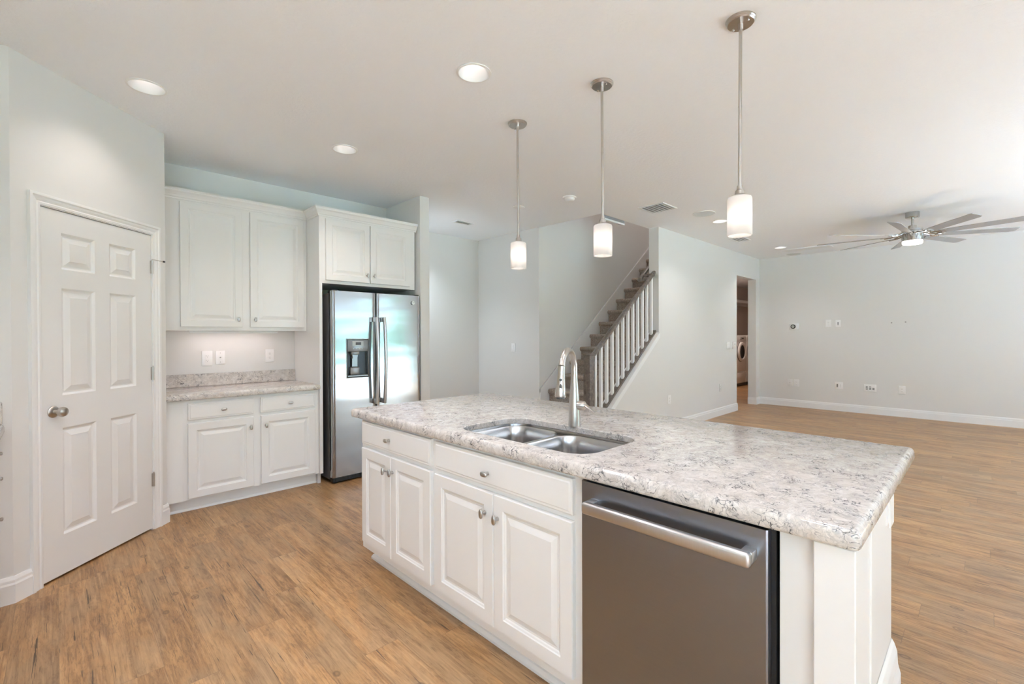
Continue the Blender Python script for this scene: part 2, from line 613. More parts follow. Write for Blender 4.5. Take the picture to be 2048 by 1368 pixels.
# ------------------------------------------------------------------ the setting
H = 2.82
SQ = math.sqrt(0.5)
PX, PY = 0.561, 4.242                 # right end of the 45 degree pantry wall
PLEN = 1.02                           # its length
LX, LY = PX - PLEN * SQ, PY - PLEN * SQ
WX = -0.83                            # face of the wall behind the left cabinets
KW = 4.941                            # kitchen back wall
FX = 9.703                            # far wall of the living room
LYW = 3.184                           # living room side wall
SWY = 4.34                            # stairwell wall
OX = 4.655                            # front edge of the stairwell opening
CANS = [(0.385, 3.515), (1.655, 2.045), (1.607, 3.595), (6.06, 2.47), (8.63, 2.50), (3.12, 5.20), (0.385, 2.045), (0.385, 0.55), (1.655, 0.55)]  # last four are unseen, added to light hall and kitchen

mb = MB().box(XN - 0.12, 16.0, YS - 0.12, 5.8, -0.12, 0.0)
struct('floor', mb, M['floor'])

mb = MB()
holed(mb, [(XN - 0.12, YS - 0.12), (16.0, YS - 0.12), (16.0, 5.8), (8.4, 5.8), (8.4, 3.331), (OX, 3.331), (OX, 5.8), (XN - 0.12, 5.8)], [circle(x, y, 0.086) for x, y in CANS], H)
mb.box(XN - 0.12, 16.0, YS - 0.12, 3.331, 3.1, 3.2)
mb.box(XN - 0.12, OX, 3.331, 5.8, 3.1, 3.2)
mb.box(8.4, 16.0, 3.331, 5.8, 3.1, 3.2)
mb.box(OX - 0.1, OX, 3.331, SWY, H + 0.001, 5.4)
mb.box(OX - 0.1, 8.52, 3.2, SWY + 0.15, 5.4, 5.5)
struct('ceiling', mb, M['ceil'])

struct('wall_kitchen', MB().box(PX - 0.12, 2.70, KW, KW + 0.12, 0, 3.1), M['wall'])
mb = MB().box(2.698, 2.813, 4.239, 5.63, 0, 3.1, 0.006, 2)
struct('wall_wing', mb, M['wall'], True)
struct('wall_hall', MB().box(2.70, 4.75, 5.63, 5.75, 0, 3.1), M['wall'])
mb = MB().box(4.63, 4.75, SWY + 0.12, 5.63, 0, 3.1)
mb.box(4.63, 8.4, SWY, SWY + 0.12, 0, 5.45)
struct('wall_stair', mb, M['wall'])
mb = MB().prism([(4.40, 0), (8.541, 0), (8.541, 3.1), (5.776, 3.1), (5.776, 1.355), (4.40, 1.355 - 1.376 * 0.782)], LYW, 3.331)
mb.box(8.541, 9.508, LYW, 3.331, 2.408, 3.1)
mb.box(9.508, FX + 0.12, LYW, 3.331, 0, 3.1)
mb.box(OX - 0.1, 8.52, 3.21, 3.331, 3.1, 5.45)
RS = 0.782                            # slope of rail and knee wall
struct('wall_living', mb, M['wall'])
struct('wall_stair_end', MB().box(8.4, 8.52, 3.331, SWY + 1.4, 0, 5.45), M['wall'])
struct('wall_far', MB().box(FX, FX + 0.12, YS, LYW, 0, 3.1), M['wall'])
mb = MB()
xs = [XN - 0.12] + [q for w_ in WINDOWS for q in w_[:2]] + [FX + 0.12]
for i in range(0, len(xs), 2):
    mb.box(xs[i], xs[i + 1], YS - 0.12, YS, 0, 3.1)
for a, b, c, d in WINDOWS:
    mb.box(a, b, YS - 0.12, YS, d, 3.1)
    mb.box(a, b, YS - 0.12, YS, 0, c)
struct('wall_garden', mb, M['wall'])
for i, (a, b, c, d) in enumerate(WINDOWS):
    mb = MB()
    w_ = 0.05
    for x0, x1, z0, z1 in ((a, a + w_, c, d), (b - w_, b, c, d), (a, b, c, c + w_), (a, b, d - w_, d), ((a + b) / 2 - 0.03, (a + b) / 2 + 0.03, c, d)):
        mb.box(x0, x1, YS - 0.09, YS - 0.03, z0, z1)
    struct('window_%d' % (i + 1), mb, M['trim'])
mb = MB().box(WX - 0.12, WX, 1.2, LY + 0.12, 0, 3.1)
mb.box(XN, WX - 0.12, 1.2, 1.32, 0, 3.1)
struct('wall_left', mb, M['wall'])
a, b, c, d = ADDED_NOOK
mb = MB().box(XN - 0.12, XN, YS - 0.12, a, 0, 3.1)
mb.box(XN - 0.12, XN, b, 1.32, 0, 3.1)
mb.box(XN - 0.12, XN, a, b, 0, c)
mb.box(XN - 0.12, XN, a, b, d, 3.1)
struct('wall_added_nook', mb, M['wall'])
mb = MB()
for y0, y1, z0, z1 in ((a, a + 0.05, c, d), (b - 0.05, b, c, d), (a, b, c, c + 0.05), (a, b, d - 0.05, d), ((a + b) / 2 - 0.03, (a + b) / 2 + 0.03, c, d)):
    mb.box(XN - 0.09, XN - 0.03, y0, y1, z0, z1)
struct('window_%d' % (len(WINDOWS) + 1), mb, M['trim'])  # nook window, added to light the island fronts
struct('wall_pantry_side', MB().box(WX, LX, LY, LY + 0.12, 0, 3.1), M['wall'])
struct('wall_pantry_return', MB().box(PX - 0.12, PX, PY + 0.004, KW, 0, 3.1), M['wall'])


def pantry(name, mb, mat, smooth=False, parent=None, kind=True):
    o = mb.obj(name, mat, parent, smooth)
    if not parent:
        o.location = (LX, LY, 0)
        o.rotation_euler = (0, 0, PI / 4)
        if kind:
            o['kind'] = 'structure'
    return o


# pantry wall in its own frame: x from the left end, front face y = 0
DX0, DX1, DZ = PLEN - 0.872, PLEN - 0.132, 2.058
mb = MB().prism([(0, 0), (DX0 - 0.012, 0), (DX0 - 0.012, DZ + 0.012), (DX1 + 0.012, DZ + 0.012), (DX1 + 0.012, 0), (PLEN, 0), (PLEN, 3.1), (0, 3.1)], 0, 0.1)
pantry('wall_pantry', mb, M['wall'])
mb = MB().box(-0.02, PLEN, 0.14, 0.15, 0, 2.4)  # unseen backing board, added to keep the gaps round the door dark
pantry('pantry_backing_board', mb, M['wall'])

# laundry room
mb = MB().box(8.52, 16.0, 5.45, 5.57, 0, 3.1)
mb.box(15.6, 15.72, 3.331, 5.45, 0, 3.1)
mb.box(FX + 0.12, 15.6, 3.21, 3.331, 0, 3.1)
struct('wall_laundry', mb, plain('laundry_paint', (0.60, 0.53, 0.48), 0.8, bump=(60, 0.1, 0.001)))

# garden, unseen; pale patio added to bounce sun onto the ceiling
struct('lawn', MB().box(-60, 60, -60, YS - 3.2, -0.5, -0.18), M['grass'])
mb = MB().box(XN - 0.12, 20, YS - 3.2, YS - 0.121, -0.5, -0.10)
mb.box(-60, XN - 0.121, YS - 3.2, 30, -0.5, -0.10)
struct('patio', mb, M['patio'])
mb = MB()
for k in range(26):
    x = -30 + k * 2.6 + random.uniform(-0.4, 0.4)
    r = random.uniform(1.4, 2.4)
    b = bmesh.new()
    bmesh.ops.create_icosphere(b, subdivisions=2, radius=r)
    for v_ in b.verts:
        v_.co *= random.uniform(0.85, 1.12)
        v_.co += Vector((x, -26 + random.uniform(-1, 1), r * 0.7 - 0.2))
    mb.bm(b)
o = struct('hedge', mb, M['hedge'], True)

# ------------------------------------------------------------------ baseboards
BH = 0.135
BASE = [(0, 0), (0.016, 0), (0.016, 0.095), (0.012, 0.105), (0.012, 0.118), (0.006, BH), (0, BH)]
dqs = Vector((SQ, SQ))
cA = (LX + dqs.x * (DX0 - 0.064), LY + dqs.y * (DX0 - 0.064))
struct('baseboard_pantry_left', MB().sweep([(-0.21, LY), (LX, LY), cA], BASE), M['trim'])
cB = (LX + dqs.x * (DX1 + 0.066), LY + dqs.y * (DX1 + 0.066))
struct('baseboard_pantry_right', MB().sweep([cB, (PX, PY), (PX, PY + 0.09)], BASE), M['trim'])
struct('baseboard_far', MB().sweep([(FX, LYW - 0.016), (FX, YS)], BASE), M['trim'])
struct('baseboard_living', MB().sweep([(4.42, LYW), (8.541, LYW), (8.541, 3.331)], BASE), M['trim'])
struct('baseboard_corner', MB().sweep([(9.508, 3.331), (9.508, LYW), (FX, LYW)], BASE), M['trim'])
struct('baseboard_hall', MB().sweep([(2.813, 5.62), (4.63, 5.63), (4.63, SWY)], BASE), M['trim'])
struct('baseboard_wing', MB().sweep([(2.70, 4.239), (2.813, 4.239), (2.813, 5.60)], BASE), M['trim'])
struct('baseboard_laundry', MB().sweep([(8.52, 5.45), (15.6, 5.45)], BASE), M['trim'])

# ------------------------------------------------------------------ pantry door
door = bpy.data.objects.new('door_1', None)
COL.objects.link(door)
door.location = (LX, LY, 0)
door.rotation_euler = (0, 0, PI / 4)
door['kind'] = 'structure'
tx = [DX0, PLEN - 0.761, PLEN - 0.555, PLEN - 0.456, PLEN - 0.260, DX1]
tz = [0.014, 0.236, 0.838, 1.022, 1.625, 1.732, 1.936, DZ - 0.003]
pr = [(0.004, 0.003), (0.012, 0.0105), (0.020, 0.0115), (0.048, 0.003), (0.051, 0.0015)]
mb = MB().slab(tx, tz, {(i, j): pr for i in (1, 3) for j in (1, 3, 5)}, 0.0, 0.035)
leaf = mb.obj('door_leaf', M['door'], door)
CAS = [(0.006, -0.002), (0.006, 0.009), (0.018, 0.011), (0.024, 0.007), (0.036, 0.012), (0.046, 0.013), (0.052, 0.019), (0.066, 0.019), (0.066, -0.002)]
MB().casing(DX0 - 0.003, DX1 + 0.003, DZ, CAS).obj('door_casing', M['trim'], door)
mb = MB().box(DX0 - 0.012, DX0 - 0.003, -0.001, 0.1, 0, DZ + 0.003)
mb.box(DX1 + 0.003, DX1 + 0.012, -0.001, 0.1, 0, DZ + 0.003)
mb.box(DX0 - 0.012, DX1 + 0.012, -0.001, 0.1, DZ + 0.002, DZ + 0.012)
mb.obj('door_jamb', M['trim'], door)
kx = DX0 + 0.06
mb = MB().lathe([(0.0, -0.008), (0.024, -0.008), (0.031, -0.004), (0.033, 0.0), (0.033, 0.002)], (kx, 0, 0.937), 28, 'y')
mb.lathe([(0.0115, -0.006), (0.0115, -0.028), (0.018, -0.033), (0.0255, -0.042), (0.0275, -0.052), (0.024, -0.062), (0.014, -0.068), (0.0, -0.069)], (kx, 0, 0.937), 28, 'y')
mb.obj('door_knob', M['nickel'], leaf, True)
for zc in (0.35, 1.094, 1.836):
    mb = MB().cyl(0.0065, zc - 0.046, zc + 0.046, (DX1 + 0.0035, -0.008, 0), 12)
    mb.box(DX1 - 0.006, DX1 + 0.012, -0.0045, 0.0, zc - 0.045, zc + 0.045)
    mb.lathe([(0.004, zc + 0.046), (0.0055, zc + 0.05), (0.0, zc + 0.056)], (DX1 + 0.0035, -0.008, 0), 10)
    hg = mb.obj('hinge', M['nickel'], leaf, True)
    if zc > 1.5:
        mb = MB().tube([(DX1 + 0.006, -0.012, zc + 0.052), (DX1 + 0.03, -0.028, zc + 0.050), (DX1 + 0.058, -0.045, zc + 0.046)], 0.0028, 8)
        mb.obj('hinge_stop', M['nickel'], door, True)
        MB().cyl(0.006, -0.006, 0.006, (DX1 + 0.060, -0.046, zc + 0.046), 10, 'x').obj('stop_bumper', M['black'], door, True)

# ------------------------------------------------------------------ cabinets
DOOR_R = [(0.003, -0.0205), (0.055, -0.0205), (0.058, -0.0165), (0.064, -0.0145), (0.068, -0.0115), (0.076, -0.0115), (0.100, -0.0185)]


def cab_door(x0, x1, z0, z1, parent, name='door', flat=False, fr=0.0):
    R = [[(x0, 0.0, z0), (x1, 0.0, z0), (x1, 0.0, z1), (x0, 0.0, z1)]]
    seq = [(0.0, -0.016)] + ([(0.004, -0.0185), (0.011, -0.0185), (0.016, -0.0205)] if flat else DOOR_R)
    for s_, y in seq:
        R.append([(x0 + s_, y, z0 + s_), (x1 - s_, y, z0 + s_), (x1 - s_, y, z1 - s_), (x0 + s_, y, z1 - s_)])
    return MB().loft(R).obj(name, M['cab'], parent)


def cab_knob(x, z, parent, flat=False, y=-0.0205, s=1.0):
    mb = MB().lathe([(0.0085, 0.001), (0.0085, -0.003), (0.0065, -0.008), (0.0060, -0.014), (0.0075, -0.019), (0.0075, -0.022)], (x, y, z), 14, 'y', True, True)
    a, b = (0.020, 0.0105) if flat else (0.0105, 0.020)
    R = []
    for k, yy in ((0.55, -0.017), (0.92, -0.0195), (1.0, -0.023), (0.94, -0.0265), (0.70, -0.029), (0.3, -0.030)):
        R.append([(x + a * s * k * math.copysign(abs(math.cos(q)) ** 0.75, math.cos(q)), y + yy, z + b * s * k * math.copysign(abs(math.sin(q)) ** 0.75, math.sin(q))) for q in [2 * PI * i / 18 for i in range(18)]])
    mb.loft(R)
    return mb.obj('knob', M['knob'], parent, True, 60)


def carcass(mb, x0, x1, d, z0, z1, bottom=True, top=False):
    """hollow box with a face frame plate in front (front plane y = 0)"""
    mb.box(x0, x1, 0.0, 0.019, z0, z1)
    mb.box(x0, x0 + 0.016, 0.019, d, z0, z1)
    mb.box(x1 - 0.016, x1, 0.019, d, z0, z1)
    mb.box(x0 + 0.016, x1 - 0.016, d - 0.012, d, z0, z1)
    if bottom:
        mb.box(x0 + 0.016, x1 - 0.016, 0.019, d - 0.012, z0, z0 + 0.016)
    if top:
        mb.box(x0 + 0.016, x1 - 0.016, 0.019, d - 0.012, z1 - 0.016, z1)
    return mb


CROWN = [(0.0, 0.0), (0.010, 0.0), (0.012, 0.012), (0.018, 0.016), (0.024, 0.030), (0.036, 0.046), (0.047, 0.056), (0.049, 0.066), (0.052, 0.068), (0.052, 0.080), (0.0, 0.080)]

# upper cabinet on the back wall (front frame plane y = 4.609)
UX0, UX1 = PX + 0.002, 1.681
c = thing('upper_cabinet', 'white two-door wall cabinet above the granite-look counter beside the pantry door', 'cabinet', (0, 4.609, 1.40))
mb = carcass(MB(), UX0, UX1, KW - 4.609 - 0.003, 0.0, 1.10, True, True)
mb.obj('cabinet_body', M['cab'], c)
mb = MB().sweep([(UX0, 0.0), (UX1 + 0.0, 0.0)], [(o_, z_ + 1.051) for o_, z_ in CROWN])
mb.obj('crown_moulding', M['cab'], c)
d = cab_door(0.702, 1.141, 0.030, 1.037, c)
cab_knob(1.108, 0.096, d)
d = cab_door(1.202, 1.655, 0.030, 1.037, c)
cab_knob(1.236, 0.096, d)

# cabinet over the fridge with its tall side panel (front plane y = 4.306)
FY = 4.306
c = thing('fridge_cabinet', 'white two-door cabinet over the refrigerator with a full-height side panel', 'cabinet', (0, FY, 0))
mb = MB().box(1.683, 1.709, 0.0, KW - FY - 0.003, 0.10, 2.50)
mb.box(1.683, 1.709, 0.06, KW - FY - 0.003, 0.0, 0.10)
mb.obj('side_panel', M['cab'], c)
mb = carcass(MB(), 1.709, 2.672, KW - FY - 0.003, 1.834, 2.50, True, True)
mb.obj('cabinet_body', M['cab'], c)
mb = MB().sweep([(1.683, 4.609 - FY - 0.055), (1.683, 0.0), (2.686, 0.0)], [(o_ * (0.9 if o_ > 0.03 else 1), z_ + 2.442) for o_, z_ in CROWN])
mb.obj('crown_moulding', M['cab'], c)
d = cab_door(1.737, 2.163, 1.862, 2.424, c)
cab_knob(2.132, 1.936, d)
d = cab_door(2.171, 2.606, 1.862, 2.424, c)
cab_knob(2.204, 1.936, d)

# base cabinet on the back wall (front plane y = 4.331)
BY = 4.331
c = thing('base_cabinet', 'white base cabinet with two drawers over two doors, left of the refrigerator', 'cabinet', (0, BY, 0))
mb = carcass(MB(), UX0, 1.681, KW - BY - 0.003, 0.10, 0.865)
mb.box(0.674, 0.6745, -0.001, 0, 0.10, 0.865)
mb.obj('cabinet_body', M['cab'], c)
mb = MB().box(UX0, 1.681, 0.075, 0.09, 0.0, 0.10)
mb.sweep([(UX0, 0.075), (1.681, 0.075)], [(0, 0), (0.012, 0), (0.012, 0.008), (0.006, 0.018), (0, 0.018)])
mb.obj('toe_kick', M['trim'], c)
d = cab_door(0.702, 1.147, 0.712, 0.839, c, 'drawer', True)
cab_knob(0.933, 0.775, d, True)
d = cab_door(1.199, 1.643, 0.712, 0.839, c, 'drawer', True)
cab_knob(1.43, 0.775, d, True)
d = cab_door(0.700, 1.147, 0.114, 0.686, c)
cab_knob(1.124, 0.604, d)
d = cab_door(1.202, 1.644, 0.114, 0.686, c)
cab_knob(1.238, 0.604, d)


def top_mesh(x0, x1, y0, y1, zt, zb, r, hole=None, corners=0.02):
    mb = MB()
    prof = [(0.016, zt), (0.010, zt - 0.0016), (0.0055, zt - 0.0052), (0.0025, zt - 0.010), (0.0005, zt - 0.016), (0.0, zt - 0.022), (0.0, zb + 0.008), (0.0015, zb + 0.004), (0.005, zb)]
    rings = [[(x, y, z) for x, y in rrect(x0, x1, y0, y1, corners, 6, i_)] for i_, z in prof]
    mb.loft(rings, False, False)
    if hole:
        hx0, hx1, hy0, hy1, hr, zh = hole
        outer = rrect(x0, x1, y0, y1, corners, 6, 0.016)
        inn = rrect(hx0, hx1, hy0, hy1, hr, 10, -0.003)
        holed(mb, outer, [inn], zt)
        mb.loft([[(x, y, z) for x, y in rrect(hx0, hx1, hy0, hy1, hr, 10, i_)] for i_, z in ((-0.003, zt), (0.0, zt - 0.003), (0.0, zh + 0.003), (-0.003, zh))], False, False)
        ob = rrect(x0, x1, y0, y1, corners, 6, 0.005)
        lip = rrect(x0, x1, y0, y1, corners, 6, 0.035)
        holed(mb, ob, [lip], zb)
        mb.loft([[(x, y, zb) for x, y in lip], [(x, y, zh) for x, y in lip]], False, False)
        holed(mb, lip, [inn], zh)
    else:
        mb.add([(x, y, zt) for x, y in rrect(x0, x1, y0, y1, corners, 6, 0.016)], [tuple(range(28))])
        mb.add([(x, y, zb) for x, y in rrect(x0, x1, y0, y1, corners, 6, 0.005)], [tuple(range(28))])
    return mb


c = thing('kitchen_counter', 'short speckled quartz worktop under the wall cabinet, beside the refrigerator', 'worktop', (0, 0, 0))
mb = top_mesh(PX + 0.002, 1.681, 4.286, KW - 0.001, 0.914, 0.867, 0.0, None, 0.004)
mb.obj('countertop', M['quartz'], c, True, 30)
MB().box(PX + 0.002, 1.681, KW - 0.021, KW - 0.001, 0.9142, 1.022, 0.002).obj('backsplash', M['quartz'], c)

# under cabinet light
c = thing('cabinet_light', 'slim white light bar glowing under the wall cabinet', 'light', (1.12, 4.76, 1.40))
mb = MB().box(-0.34, 0.34, -0.04, 0.04, -0.006, -0.0005)
mb.box(-0.34, 0.34, -0.04, -0.034, -0.022, -0.006, 0.002)
mb.obj('housing', M['trim'], c)
MB().box(-0.32, 0.32, -0.030, 0.036, -0.010, -0.0061).obj('lens', M['strip'], c)

# left run, only its end shows beside the pantry
LFX = -0.240
c = thing('drawer_cabinet', 'white drawer cabinet at the left edge, against the pantry side wall', 'cabinet', (LFX, LY - 0.002 - 0.40, 0), PI / 2)
mb = carcass(MB(), 0.0, 0.40, 0.60, 0.10, 0.865)
mb.obj('cabinet_body', M['cab'], c)
MB().box(0.0, 0.40, 0.075, 0.09, 0.0, 0.10).obj('toe_kick', M['trim'], c)
for z0, z1, zk in ((0.712, 0.839, 0.775), (0.53, 0.70, 0.651), (0.114, 0.518, 0.45)):
    d = cab_door(0.02, 0.38, z0, z1, c, 'drawer', True, 0)
    cab_knob(0.345, zk, d, True, -0.0205, 0.8)
c = thing('side_counter', 'end of a quartz worktop with upstand at the far left edge', 'worktop')
mb = top_mesh(WX + 0.002, -0.186, 2.2, LY - 0.002, 0.914, 0.867, 0.0, None, 0.004)
mb.obj('countertop', M['quartz'], c, True, 30)
MB().box(WX + 0.002, -0.193, LY - 0.021, LY - 0.001, 0.9142, 1.022, 0.002).obj('backsplash', M['quartz'], c)

# ------------------------------------------------------------------ refrigerator
c = thing('refrigerator', 'stainless steel side-by-side refrigerator with an ice and water dispenser', 'refrigerator', (1.757, 4.203, 0))
FWD = 0.923
MB().box(0.004, FWD - 0.004, 0.095, 0.70, 0.03, 1.742, 0.006, 2).obj('fridge_body', M['dark_side'], c, True)


def bulge(x0, x1, amt):
    def fn(p):
        s_ = (p[0] - x0) / (x1 - x0)
        e = min(s_, 1 - s_) * (x1 - x0)
        dy = amt * (1 - (2 * s_ - 1) ** 2)
        if e < 0.012 and p[1] < 0.02:
            dy -= 0.012 * (1 - e / 0.012) ** 2
        return (p[0], p[1] - dy + 0.008 if p[1] < 0.05 else p[1], p[2])
    return fn


def subdiv(a, b, n):
    return [a + (b - a) * i / n for i in range(n + 1)]


DA, DB = 0.0, 0.4255
hx0, hx1, hz0, hz1 = 0.128, 0.352, 0.957, 1.326
xs = [0.0, 0.003, 0.007, 0.012] + subdiv(0.03, hx0, 4) + subdiv(hx0, hx1, 1)[1:] + subdiv(hx1, 0.4135, 2)[1:] + [0.4185, 0.4225, 0.4255]
zs = [0.06, 0.065, 0.5, hz0, hz1, 1.55, 1.758, 1.764]
ci = xs.index(hx0)
cells = {(ci, 3): [(0.0, -0.003), (0.006, -0.004), (0.010, 0.0), (0.012, 0.06)]}
mb = MB().slab(xs, zs, cells, 0.0, 0.075, bulge(0.0, 0.4255, 0.0025))
dl = mb.obj('freezer_door', M['fridge'], c, True, 40)
xs = [0.4325, 0.4355, 0.4395, 0.4445] + subdiv(0.47, 0.885, 6) + [0.911, 0.916, 0.920, 0.923]
mb = MB().slab(xs, [0.06, 0.065, 0.5, 1.1, 1.758, 1.764], {}, 0.0, 0.075, bulge(0.4325, 0.923, 0.0025))
dr = mb.obj('fridge_door', M['fridge'], c, True, 40)
# dispenser
yb = 0.045
MB().box(hx0 + 0.013, hx1 - 0.013, -0.002, yb, 1.205, hz1 - 0.014, 0.004, 2).obj('control_panel', M['disp'], dl, True)
MB().box(hx0 + 0.055, hx0 + 0.165, -0.0035, 0.0, 1.255, 1.303, 0.001).obj('display', M['lcd'], dl)
MB().box(hx0 + 0.088, hx0 + 0.140, -0.0045, -0.003, 1.266, 1.292).obj('display_window', M['slot'], dl)
mb = MB()
for k in range(4):
    mb.cyl(0.006, -0.004, 0.0, (hx0 + 0.066 + k * 0.028, 0, 1.233), 12, 'y')
mb.obj('button_row', M['lcd'], dl, True)
MB().box(hx0 + 0.0125, hx1 - 0.0125, yb - 0.002, yb + 0.008, hz0 + 0.013, 1.205).obj('dispenser_back', M['black'], dl)
mb = MB().box(hx0 + 0.05, hx0 + 0.13, 0.008, yb, 1.175, 1.205, 0.006, 2)
mb.prism([(hx0 + 0.062, 1.175), (hx0 + 0.118, 1.175), (hx0 + 0.112, 1.14), (hx0 + 0.068, 1.14)], 0.014, yb)
mb.obj('spout', M['disp'], dl, True)
mb = MB().box(hx0 + 0.062, hx0 + 0.118, 0.022, 0.028, 1.06, 1.155, 0.003)
mb.box(hx0 + 0.045, hx0 + 0.135, 0.014, yb, 0.985, 1.058, 0.008, 2)
mb.obj('paddle', M['disp'], dl, True)
mb = MB().box(hx0 + 0.0125, hx1 - 0.0125, -0.002, yb, hz0 + 0.0125, hz0 + 0.026, 0.003)
for k in range(9):
    mb.box(hx0 + 0.03 + k * 0.019, hx0 + 0.04 + k * 0.019, 0.0, yb - 0.004, hz0 + 0.026, hz0 + 0.028)
mb.obj('drip_tray', M['disp'], dl)
# handles
for nm, hx, par in (('left', 0.402, dl), ('right', 0.462, dr)):
    pts, rr = [], []
    for k in range(17):
        s_ = k / 16
        z = 0.70 + s_ * 0.83
        pts.append((hx + (0.020 if nm == 'right' else 0.0), -0.052 - 0.026 * math.sin(PI * s_), z))
        rr.append(0.0175)
    mb = MB().tube(pts, rr, 14, True, (0.85, 1.0))
    mb.box(hx - 0.012 + (0.020 if nm == 'right' else 0), hx + 0.012 + (0.020 if nm == 'right' else 0), -0.052, 0.0, 0.70, 0.745, 0.004, 2)
    mb.box(hx - 0.012 + (0.020 if nm == 'right' else 0), hx + 0.012 + (0.020 if nm == 'right' else 0), -0.052, 0.0, 1.485, 1.53, 0.004, 2)
    mb.obj('door_handle', M['handle'], par, True)
# emblem
mb = MB().cyl(0.019, -0.0065, -0.001, (0.832, 0, 1.687), 28, 'y')
eb = mb.obj('emblem', M['chrome'], dr, True)
mb = MB().lathe([(0.0145, -0.0070), (0.0145, -0.0075), (0.0160, -0.0075), (0.0160, -0.0070)], (0.832, 0, 1.687), 28, 'y')
pts = [(0.832 + 0.009 * math.cos(a_) * (1 - 0.06 * i_), -0.0075, 1.687 + 0.009 * math.sin(a_) * (1 - 0.06 * i_)) for i_, a_ in enumerate([0.4 + 0.55 * q for q in range(10)])]
mb.tube(pts, 0.0014, 6)
mb.obj('emblem_monogram', M['rubber'], eb, True)
# grille, feet, hinges
mb = MB().box(0.01, FWD - 0.01, 0.03, 0.095, 0.012, 0.055, 0.003)
for k in range(22):
    mb.box(0.03 + k * 0.04, 0.055 + k * 0.04, 0.026, 0.03, 0.018, 0.048)
mb.obj('toe_grille', M['black'], c)
for x in (0.03, FWD - 0.07):
    MB().cyl(0.02, 0.0, 0.03, (x + 0.02, 0.075, 0), 14).obj('foot', M['black'], c, True)
for x in (0.01, FWD - 0.06):
    MB().box(x, x + 0.05, 0.012, 0.13, 1.744, 1.772, 0.006, 2).obj('hinge_cover', M['black'], c, True)

# ------------------------------------------------------------------ island (front faces -X; local x runs towards -Y)
ISX, IY = 1.281, 2.625
isl = lambda name, label, cat, y: thing(name, label, cat, (ISX, y, 0), -PI / 2)
ZC = 0.865
# left unit: 2.625 .. 1.886
c = isl('island_cabinet', 'white island cabinet with one drawer and a pair of narrow doors, nearest the refrigerator', 'cabinet', IY)
w_ = IY - 1.886
mb = carcass(MB(), 0.0, w_, 0.515, 0.10, ZC)
mb.obj('cabinet_body', M['cab'], c)
d = cab_door(0.010, w_ - 0.018, 0.722, 0.852, c, 'drawer', True)
cab_knob(0.333, 0.788, d, True)
d = cab_door(0.010, 0.343, 0.146, 0.698, c)
cab_knob(0.300, 0.618, d)
d = cab_door(0.346, w_ - 0.018, 0.146, 0.698, c)
cab_knob(0.370, 0.622, d)
MB().box(-0.018, -0.0005, 0.0, 0.515, 0.10, ZC).obj('end_skin', M['cab'], c)
mb = MB().box(0.0, w_, 0.075, 0.09, 0.0, 0.10)
mb.box(-0.018, -0.001, 0.075, 0.515, 0.0, 0.10)
mb.sweep([(-0.018, 0.515), (-0.018, 0.075), (w_, 0.075)], [(0, 0), (0.016, 0), (0.016, 0.012), (0.008, 0.026), (0.0, 0.030)])
mb.obj('toe_kick', M['cab'], c)
# sink unit: 1.886 .. 0.985
c = isl('sink_cabinet', 'white island sink cabinet with a wide false drawer front over two doors', 'cabinet', 1.886)
w_ = 1.886 - 0.984
mb = carcass(MB(), 0.0, w_, 0.515, 0.10, ZC)
mb.obj('cabinet_body', M['cab'], c)
d = cab_door(0.018, w_ - 0.044, 0.722, 0.850, c, 'drawer_front', True)
cab_knob(0.408, 0.778, d, True)
d = cab_door(0.018, 0.439, 0.146, 0.698, c)
cab_knob(0.390, 0.610, d)
d = cab_door(0.443, w_ - 0.044, 0.146, 0.698, c)
cab_knob(0.470, 0.606, d)
mb = MB().box(0.0, w_, 0.075, 0.09, 0.0, 0.10)
mb.sweep([(0.0, 0.075), (w_, 0.075)], [(0, 0), (0.016, 0), (0.016, 0.012), (0.008, 0.026), (0.0, 0.030)])
mb.obj('toe_kick', M['cab'], c)

# dishwasher
c = isl('dishwasher', 'dark stainless steel dishwasher with a bar handle, at the near end of the island', 'dishwasher', 0.981)
DWW = 0.602
mb = MB().box(0.004, DWW, -0.004, 0.51, 0.10, 0.862)
mb.obj('dishwasher_body', M['black'], c)
mb = MB().slab([0.003, 0.006, DWW - 0.016, DWW - 0.012], [0.11, 0.113, 0.858, 0.861], {}, -0.032, -0.004,
               lambda p: (p[0], p[1] + (0.004 if (p[0] < 0.004 or p[0] > DWW - 0.013) and p[1] < -0.02 else 0), p[2]))
dd = mb.obj('dishwasher_door', M['dw'], c)
mb = MB().box(0.045, DWW - 0.036, -0.090, -0.064, 0.774, 0.812, 0.009, 3)
mb.obj('bar_handle', M['handle'], dd, True)
for x in (0.045, DWW - 0.036 - 0.030):
    MB().box(x, x + 0.030, -0.070, -0.031, 0.780, 0.810, 0.004, 2).obj('handle_bracket', M['handle'], dd, True)
MB().box(0.004, DWW, 0.06, 0.075, 0.0, 0.10).obj('toe_plate', M['black'], c)

